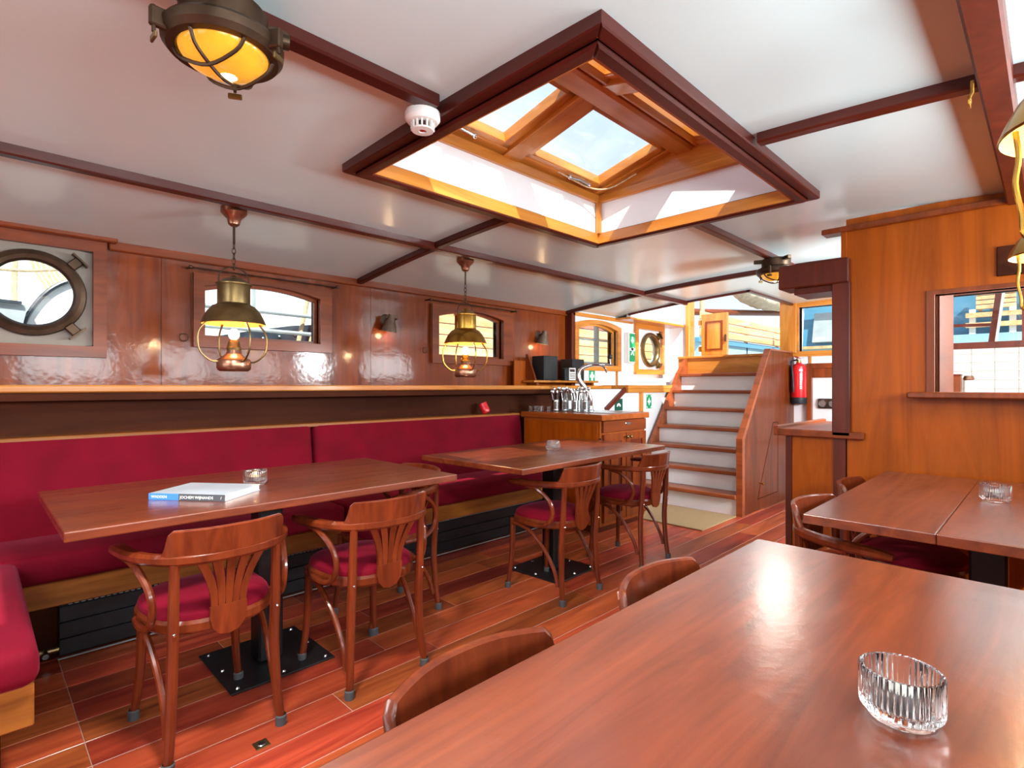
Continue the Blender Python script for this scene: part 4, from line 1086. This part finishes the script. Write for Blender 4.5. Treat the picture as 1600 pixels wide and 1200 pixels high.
# dark post face + half wall
hw = sroot('wall_half', (XBK, .88, 0))
MB().box(XBK, XBK+.06, .74, 1.02, 0, .885).build('panel', 'w_bulk', hw)
MB().box(XBK-.012, XBK+.06, .744, .80, 0, .885).build('stile', 'w_post', hw)
MB().box(XBK-.012, XBK+.06, 1.0, 1.03, 0, .885).build('stile', 'w_post', hw)
ct = thing('bar_counter', 'wooden bar counter on the half wall beside the orange bulkhead', 'counter', (XBK+.2, .9, .885))
MB().box(XBK-.035, XBK+.85, .66, 1.07, .885, .922, .005).build('top', 'w_trim_x', ct)
MB().box(XBK-.035, XBK+.85, 1.06, 1.085, .885, .938, .004).build('lip', 'w_trim_x', ct)
MB().box(XBK+.06, XBK+.85, 1.0, 1.02, 0, .885).build('front', 'w_bulk', ct)
# pass-through frame and sill
pf = sroot('window_10', (XBK, 0, 1.12))
R = lambda g_: [(PT[0]-g_, PT[2]-.0), (PT[1]+g_, PT[2]-.0), (PT[1]+g_, PT[3]+g_), (PT[0]-g_, PT[3]+g_)]
MB().ring([(PT[0]-.03, PT[2]-.02), (PT[1]+.03, PT[2]-.02), (PT[1]+.03, PT[3]+.02), (PT[0]-.03, PT[3]+.02)], [(PT[0], PT[2]), (PT[1], PT[2]), (PT[1], PT[3]), (PT[0], PT[3])], lambda u, v: (XBK-.012, u, v), (.075, 0, 0)).build('frame', 'w_trim_z', pf)
MB().box(XBK-.12, XBK+.10, -.70, .475, 1.098, 1.126, .006).build('sill', 'w_trim_z', pf)
struct(MB().box(XBK+.06, XBK+.56, .375, .40, 0, 1.99).build('wall_galley_side', 'w_darkpanel'))
# plaque
pq = thing('wall_plaque', 'dark wooden plaque on the orange bulkhead at the right edge', 'plaque', (XBK, .06, 1.69))
MB().box(XBK-.014, XBK, -.05, .172, 1.628, 1.755, .003).build('board', 'w_darkpanel', pq)
# galley things
gc = thing('galley_worktop', 'pale worktop under the tiled galley wall', 'worktop', (5.9, .2, 1.0))
MB().box(5.65, XE-.011, -.6, .70, 1.06, 1.09, .004).build('top', 'white_plastic', gc)
MB().box(5.70, XE-.011, -.6, .70, 0, 1.06).build('cupboard', 'w_trim_z', gc)
kb = thing('wooden_box', 'small brown wooden box before the galley tiles', 'box', (6.0, .605, 1.09))
MB().box(-.05, .05, -.05, .05, 0, .15, .004).build('body', 'w_trim_z', kb, local=True)
MB().box(-.054, .054, -.054, .054, .15, .165, .003).build('lid', 'w_post', kb, local=True)
kr = thing('paper_roll', 'white paper roll beside the wooden box in the galley', 'roll', (6.0, .505, 1.09))
MB().lathe([(0, .0), (.035, 0), (.035, .11), (0, .11)], 20).build('roll', 'paper', kr, True, local=True)
MB().lathe([(0, .11), (.03, .11), (.04, .125), (.03, .15), (0, .152)], 20).build('cap', 'copper', kr, True, local=True)

# ================================================================== signs and fire extinguisher
ex = thing('exit_sign', 'green and white emergency exit sign box beside the porthole', 'sign', (5.21, YF, 1.58))
bx_ = MB().box(5.145, 5.275, YF-.065, YF, 1.41, 1.75, .006).build('housing', 'white_plastic', ex)
MB().box(5.155, 5.265, YF-.069, YF-.064, 1.425, 1.735).build('face', 'green_sign', ex)
fy = lambda u, v: (5.21+u, YF-.0705, 1.58+v)
MB().prism([(-.012, .12), (.012, .12), (.012, .085), (.034, .085), (0, .045), (-.034, .085), (-.012, .085)], fy, (0, .0015, 0)).build('arrow', 'sign_white', ex)
MB().prism([(-.035, -.01), (.0, -.005), (.02, .01), (.03, -.005), (.012, -.03), (.02, -.06), (.035, -.085), (.02, -.09), (.002, -.055), (-.02, -.085), (-.035, -.08), (-.012, -.045), (-.01, -.025), (-.03, -.025)], fy, (0, .0015, 0)).build('running_figure', 'sign_white', ex)
MB().box(5.155, 5.265, YF-.0705, YF-.068, 1.545, 1.575).build('white_band', 'sign_white', ex)
def flat_sign(name, lab, x, yf, z, w, h, mat, shapes):
    t = thing(name, lab, 'sign', (x, yf, z))
    MB().box(x-w/2, x+w/2, yf-.003, yf, z-h/2, z+h/2).build('plate', mat, t)
    for nm, sh_ in shapes:
        MB().prism(sh_, lambda u, v: (x+u, yf-.0045, z+v), (0, .0015, 0)).build(nm, 'sign_white', t)
c = .016; L_ = .045
cross = [(-c, -L_), (c, -L_), (c, -c), (L_*.8, -c), (L_*.8, c), (c, c), (c, L_), (-c, L_), (-c, c), (-L_*.8, c), (-L_*.8, -c), (-c, -c)]
flat_sign('first_aid_sign', 'green first aid sign with a white cross beneath the window by the beer tap', 4.55, YF, 1.255, .10, .13, 'green_sign', [('cross', cross)])
star = [(.036*math.cos(PI/2+k*PI/4)*(1 if k % 2 == 0 else .5), .045*math.sin(PI/2+k*PI/4)*(1 if k % 2 == 0 else .5)) for k in range(8)]
flat_sign('assembly_sign', 'green safety sign with white emblem on the wall beside the stairs', 5.20, 3.10, .985, .10, .15, 'green_sign', [('emblem', star)]+[('corner', [(sx*.045, sy*.068), (sx*.025, sy*.068), (sx*.045, sy*.045)]) for sx in (-1, 1) for sy in (-1, 1)])
circ = [(.035*math.cos(PI*k/8), .035*math.sin(PI*k/8)-.02) for k in range(9)]+[(.015*math.cos(PI*k/8), .015*math.sin(PI*k/8)-.02) for k in range(8, -1, -1)]
flat_sign('mooring_sign', 'dark green sign with a white half ring behind the bar counter', 4.62, 3.10, .965, .14, .12, 'green_dark', [('half_ring', circ)])
fe = thing('fire_extinguisher', 'red fire extinguisher with a black hose on the white end wall', 'fire extinguisher', (XE-.09, 1.86, .97))
MB().lathe([(0, 0), (.072, 0), (.076, .008), (.076, .062), (.072, .066), (0, .066)], 28).build('foot_band', 'black_plastic', fe, True, local=True)
bd = MB().lathe([(.071, .064), (.072, .07), (.072, .36), (.068, .385), (.05, .405), (.026, .415), (.024, .43), (0, .43)], 32).build('body', 'dark_red', fe, True, local=True)
MB().lathe([(0, .43), (.02, .43), (.02, .455), (0, .458)], 14).build('valve', 'brass_bright', fe, True, local=True)
MB().obox((-.02, -.02, .470), (.035, -.02, .006), (.005, .009, 0), (0, 0, .004)).obox((-.02, -.02, .452), (.035, -.02, -.004), (.005, .009, 0), (0, 0, .003)).build('handle', 'chrome', fe, local=True)
MB().obox((.0, .01, .478), (.02, .03, .012), (.008, -.006, 0), (0, 0, .005)).build('seal', 'dark_red', fe, local=True)
MB().tube([(0, .02, .452), (-.05, .05, .44), (-.07, .045, .38), (-.077, .035, .28), (-.078, .03, .18), (-.076, .028, .12)], [.009, .010, .010, .010, .013, .010], 8, 4).build('hose', 'black_plastic', fe, True, local=True)
for k in range(9):
    a = math.radians(212); c, s_ = math.cos(a), math.sin(a)
    MB().obox((.0725*c, .0725*s_, .16+.018*k), (-s_*.010, c*.010, 0), (c*.0008, s_*.0008, 0), (0, 0, .0055)).build('lettering', 'sign_white', bd, local=True)
a = math.radians(212); c, s_ = math.cos(a), math.sin(a)
MB().obox((.0725*c, .0725*s_, .345), (-s_*.016, c*.016, 0), (c*.0008, s_*.0008, 0), (0, 0, .009)).build('badge', 'book_blue', bd, local=True)

# ================================================================== outside
struct(MB().box(XE+.09, 22, -6, 6.5, 1.30, 1.42).build('deck_forward', 'deck_outside'))
struct(MB().box(XA, XE+.2, YP+.14, 6.5, 1.0, 1.22).build('deck_side', 'deck_outside'))
# planked bulwark seen through the door
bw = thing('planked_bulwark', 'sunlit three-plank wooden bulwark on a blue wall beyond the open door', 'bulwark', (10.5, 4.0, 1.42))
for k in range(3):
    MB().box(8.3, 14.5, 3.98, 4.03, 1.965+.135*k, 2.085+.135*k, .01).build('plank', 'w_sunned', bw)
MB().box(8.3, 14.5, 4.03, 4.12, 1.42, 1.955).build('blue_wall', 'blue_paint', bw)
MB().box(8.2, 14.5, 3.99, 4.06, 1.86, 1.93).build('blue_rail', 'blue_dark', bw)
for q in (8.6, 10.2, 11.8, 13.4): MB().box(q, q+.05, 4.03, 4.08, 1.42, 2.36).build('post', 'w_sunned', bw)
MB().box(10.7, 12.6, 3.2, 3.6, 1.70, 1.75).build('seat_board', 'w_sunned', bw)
# boom, sail, mast, rigging, flag
sp_ = thing('boom', 'reddish wooden boom beyond the open door', 'boom', (12, 4.8, 2.9))
MB().tube([(9.9, 5.2, 2.62), (15, 5.0, 3.05)], .07, 10).build('spar', 'w_trim_x', sp_, True)
MB().tube([(10.0, 5.2, 1.42), (10.0, 5.2, 2.60)], .05, 8).build('crutch', 'w_trim_z', sp_, True)
m = MB()
P = [(11.1, 5.0, 3.42), (11.8, 4.95, 3.35), (12.7, 4.9, 3.22), (13.8, 4.85, 3.18), (15.2, 4.8, 3.3)]
m.tube(P, [.10, .20, .26, .24, .26], 14, 6, squash=.75)
for v in m.bm.verts: v.co += Vector((0, math.sin(v.co.x*9+v.co.z*5)*.035, math.sin(v.co.x*13+v.co.y*7)*.035))
sl_ = m.build('furled_sail', 'sail', None, True); tag(sl_, 'furled cream sail lying along the boom outside', 'sail')
for i, (x, y, r, lab) in enumerate(((9.9, 4.75, .05, 'thin pale mast left of the furled sail'), (12.6, 4.2, .06, 'pale mast rising through the furled sail'))):
    o = thing('mast', lab, 'mast', (x, y, 1.42)); MB().tube([(x, y, 1.42), (x+.02, y, 5.5)], [r, r*.8], 10).build('pole', 'rope', o, True)
    for k in range(3): MB().tube([(x+.1*k, y+.06*k, 2.2), (x+.05*k, y+.03, 2.5+.2*k), (x, y, 4.6)], .016, 6, 3).build('halyard', 'rope', o, True)
    MB().ball((x+.04, y-.04, 2.42), .06, 8).ball((x+.14, y-.02, 2.36), .05, 8).build('block', 'brass_dark', o, True)
fg = thing('flag', 'blue flag hanging beside the doorway, beyond the bulwark', 'flag', (11.2, 3.62, 2.1))
m = MB(); n = 8
vv = [[m.bm.verts.new((11.2+.05*math.sin(i*1.4), 3.60-.17*i/n*(1-.9*(j/n)), 2.05+.55*j/n)) for i in range(n+1)] for j in range(n+1)]
for j in range(n):
    for i in range(n): m.bm.faces.new((vv[j][i], vv[j][i+1], vv[j+1][i+1], vv[j+1][i]))
m.build('cloth', 'flag_blue', fg, True)
MB().tube([(11.2, 3.61, 1.42), (11.2, 3.59, 2.72)], .012, 6).build('staff', 'white_plastic', fg, True)
# blue wheelhouse seen through the right-hand end window
dh = thing('blue_deckhouse', 'blue deckhouse with a grey slanted panel seen through the end window', 'deckhouse', (9.2, 2.1, 1.42))
MB().prism([(8.9, 1.42), (9.9, 1.42), (9.9, 2.45), (9.15, 2.45)], lambda u, v: (u, 2.02, v), (0, .7, 0)).build('house', 'blue_dark', dh)
MB().box(8.86, 8.92, 1.95, 2.78, 1.42, 1.72).build('blue_coaming', 'blue_paint', dh)
MB().obox((8.98, 2.33, 2.02), (.06, 0, .22), (0, .22, 0), (-.02, 0, .006)).build('grey_panel', 'steel_grey', dh)
MB().obox((8.935, 2.45, 1.90), (.018, 0, .06), (0, .07, 0), (-.008, 0, .002)).build('white_notice', 'sign_white', dh)
MB().box(8.78, 8.88, 1.9, 2.8, 1.70, 1.74).build('wooden_rail', 'w_sunned', dh)
for q in (2.0, 2.70): MB().tube([(8.82, q, 1.42), (8.98, q, 2.52)], .03, 8).build('white_post', 'canvas_white', dh, True)
MB().tube([(8.9, 1.9, 2.38), (8.9, 2.85, 2.44)], .035, 8).tube([(8.9, 1.9, 2.52), (8.9, 2.85, 2.50)], .025, 8).build('orange_spar', 'brick_red', dh, True)
# view from the galley window
gd = thing('blue_bulwark', 'pale blue bulwark with wooden rails seen through the galley window', 'bulwark', (8.6, .6, 1.42))
MB().box(8.55, 8.62, -.8, 1.6, 1.42, 1.78).build('lower_wall', 'blue_paint', gd)
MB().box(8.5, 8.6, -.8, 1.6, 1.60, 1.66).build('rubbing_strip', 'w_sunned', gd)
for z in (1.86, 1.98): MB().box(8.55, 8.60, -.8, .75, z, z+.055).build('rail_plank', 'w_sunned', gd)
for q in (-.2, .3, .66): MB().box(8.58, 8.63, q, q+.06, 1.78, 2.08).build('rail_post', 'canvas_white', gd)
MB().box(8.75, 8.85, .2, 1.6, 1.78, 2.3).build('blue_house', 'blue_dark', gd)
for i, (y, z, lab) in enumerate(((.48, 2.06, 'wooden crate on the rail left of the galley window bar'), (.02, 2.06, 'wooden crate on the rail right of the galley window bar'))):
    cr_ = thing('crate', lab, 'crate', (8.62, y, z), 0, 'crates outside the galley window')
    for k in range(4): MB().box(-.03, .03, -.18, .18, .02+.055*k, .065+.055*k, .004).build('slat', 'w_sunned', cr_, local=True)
    for q in (-.15, .12): MB().box(.03, .05, q, q+.04, 0, .24).build('cleat', 'w_sunned', cr_, local=True)
gp = thing('slanted_stanchion', 'leaning dark window bar with a pale edge outside the galley window', 'stanchion', (6.6, .36, 1.42))
MB().obox((6.6, .375, 1.75), (0, .022, 0), (.015, 0, 0), (0, -.045, .40)).build('bar', 'w_post', gp)
MB().obox((6.62, .345, 1.75), (0, .010, 0), (.015, 0, 0), (0, -.045, .40)).build('edge', 'canvas_white', gp)
MB().obox((6.6, .55, 1.72), (0, .16, .006), (.012, 0, 0), (0, 0, .014)).build('cross_bar', 'w_post', gp)

# port side, seen through the wall windows
pr_ = thing('pipe_railing', 'grey pipe railing outside the window behind the nearer lantern', 'railing', (1.6, 4.3, 1.22))
for z in (1.59, 1.735): MB().tube([(.95, 4.3, z), (2.35, 4.3, z-.02)], .016, 8).build('pipe', 'steel_grey', pr_, True)
for q in (1.0, 2.3): MB().tube([(q, 4.3, 1.22), (q, 4.3, 1.78)], .015, 8).build('stanchion', 'steel_grey', pr_, True)
hp = thing('riveted_hull', 'dark riveted hull plate curving up outside the lantern window', 'hull plate', (2.0, 4.6, 1.22))
m = MB().prism([(1.1, 1.22), (2.6, 1.22), (2.6, 1.72), (2.25, 1.705), (1.9, 1.66), (1.6, 1.60), (1.3, 1.53), (1.1, 1.48)], lambda u, v: (u, 4.55, v), (0, .08, 0)); m.build('plate', 'hull_black', hp)
for k in range(6): MB().ball((1.55+.13*k, 4.545, 1.52+.022*k), .012, 8).build('rivet', 'steel', hp, True)
rp = thing('mooring_ropes', 'pale mooring ropes crossing outside the lantern window', 'ropes', (2.05, 4.4, 1.22))
for (a, b) in (((1.85, 4.40, 1.25), (2.02, 4.36, 2.1)), ((1.95, 4.42, 1.25), (2.08, 4.38, 1.80)), ((2.02, 4.42, 1.25), (2.10, 4.4, 2.1))):
    MB().tube([a, b], .018, 8).build('rope', 'rope', rp, True)
wb = thing('white_boat_cabin', 'pale boat cabin side beyond the pipe railing', 'boat', (1.6, 6.0, 1.22))
MB().box(-.2, 3.4, 6.0, 6.1, 1.22, 2.75).build('side', 'canvas_white', wb)
for q in (.6, 1.3, 2.1): MB().box(q, q+.03, 5.98, 6.0, 1.22, 2.75).build('seam', 'steel_grey', wb)
pk = thing('planked_wall', 'sunlit pale planked wall outside the far windows', 'planked wall', (5.2, 4.75, 1.22))
for k in range(6):
    z = 1.22+.125*k
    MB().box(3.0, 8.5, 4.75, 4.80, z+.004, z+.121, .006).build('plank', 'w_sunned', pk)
MB().box(3.0, 8.5, 4.82, 4.86, 1.22, 1.99).build('backing', 'hull_black', pk)
struct(MB().box(-4, 30, 6.5, 14, 1.0, 1.22).build('quay', 'deck_outside'))
bwall = thing('brick_house', 'pinkish brick house above the planked wall', 'house', (5, 9, 1.22))
MB().box(4, 14, 9.0, 9.2, 1.22, 3.4).build('front', 'brick_red', bwall)
MB().box(6.6, 6.8, 8.97, 9.0, 1.22, 3.4).build('drainpipe', 'blue_dark', bwall)
for z in (2.45, 2.62): pass
o = thing('window_grille', 'pair of steel bars outside the white section window', 'window bars', (5.2, 3.9, 1.22))
for z in (1.42, 1.68): MB().tube([(4.7, 3.72, z), (6.0, 3.72, z)], .010, 8).build('bar', 'steel_grey', o, True)
MB().box(5.07, 5.12, 3.70, 3.74, 1.22, 2.1).build('upright', 'steel_grey', o)
# through the near porthole
aw = thing('grey_tank', 'grey steel tank outside the near porthole', 'tank', (.1, 4.5, 1.22))
MB().prism([(-.35, 1.40), (.20, 1.40), (.25, 1.655), (-.35, 1.70)], lambda u, v: (u, 4.5, v), (0, .3, 0)).build('body', 'steel_grey', aw)
MB().obox((.06, 4.49, 1.672), (.16, 0, -.008), (0, .02, 0), (0, 0, .008)).build('lid_edge', 'hull_black', aw)
MB().box(-.5, .7, 4.42, 4.46, 1.36, 1.42).build('kerb', 'blue_dark', aw)
cv = thing('canvas_hood', 'white canvas hood on a dark hoop outside the near porthole', 'canvas hood', (.45, 4.9, 1.22))
P = [(.20, 4.6, 1.40), (.245, 4.6, 1.58), (.33, 4.6, 1.74), (.44, 4.6, 1.84), (.60, 4.6, 1.90), (.8, 4.6, 1.93)]
MB().tube(P, .014, 8, 4).build('hoop', 'hull_black', cv, True)
Q = catmull(P, 4)
m = MB()
m.prism([(p.x, p.z) for p in Q]+[(.8, 1.40)], lambda u, v: (u, 4.62, v), (0, .5, 0)); m.build('canvas', 'canvas_white', cv)
rg_ = thing('porthole_rigging', 'ropes and thin stays hanging outside the near porthole', 'rigging', (.2, 4.8, 1.22))
MB().tube([(-.2, 4.7, 1.93), (.05, 4.7, 1.895), (.25, 4.7, 1.90), (.5, 4.7, 1.95)], .010, 8, 4).build('slack_rope', 'rope', rg_, True)
MB().tube([(.20, 4.9, 1.4), (.21, 4.9, 2.4)], .016, 8).build('rope', 'rope', rg_, True)
MB().tube([(.10, 4.9, 1.70), (.11, 4.9, 2.4)], .007, 6).build('stay', 'hull_black', rg_, True)
for k in range(8):
    MB().tube([(.27+.02*k, 5.0, 2.3), (.30+.028*k, 5.0, 2.0), (.38+.03*k, 5.0, 1.82), (.36+.03*k, 5.0, 1.65)], .010, 6, 4).build('coil_strand', 'rope', rg_, True)
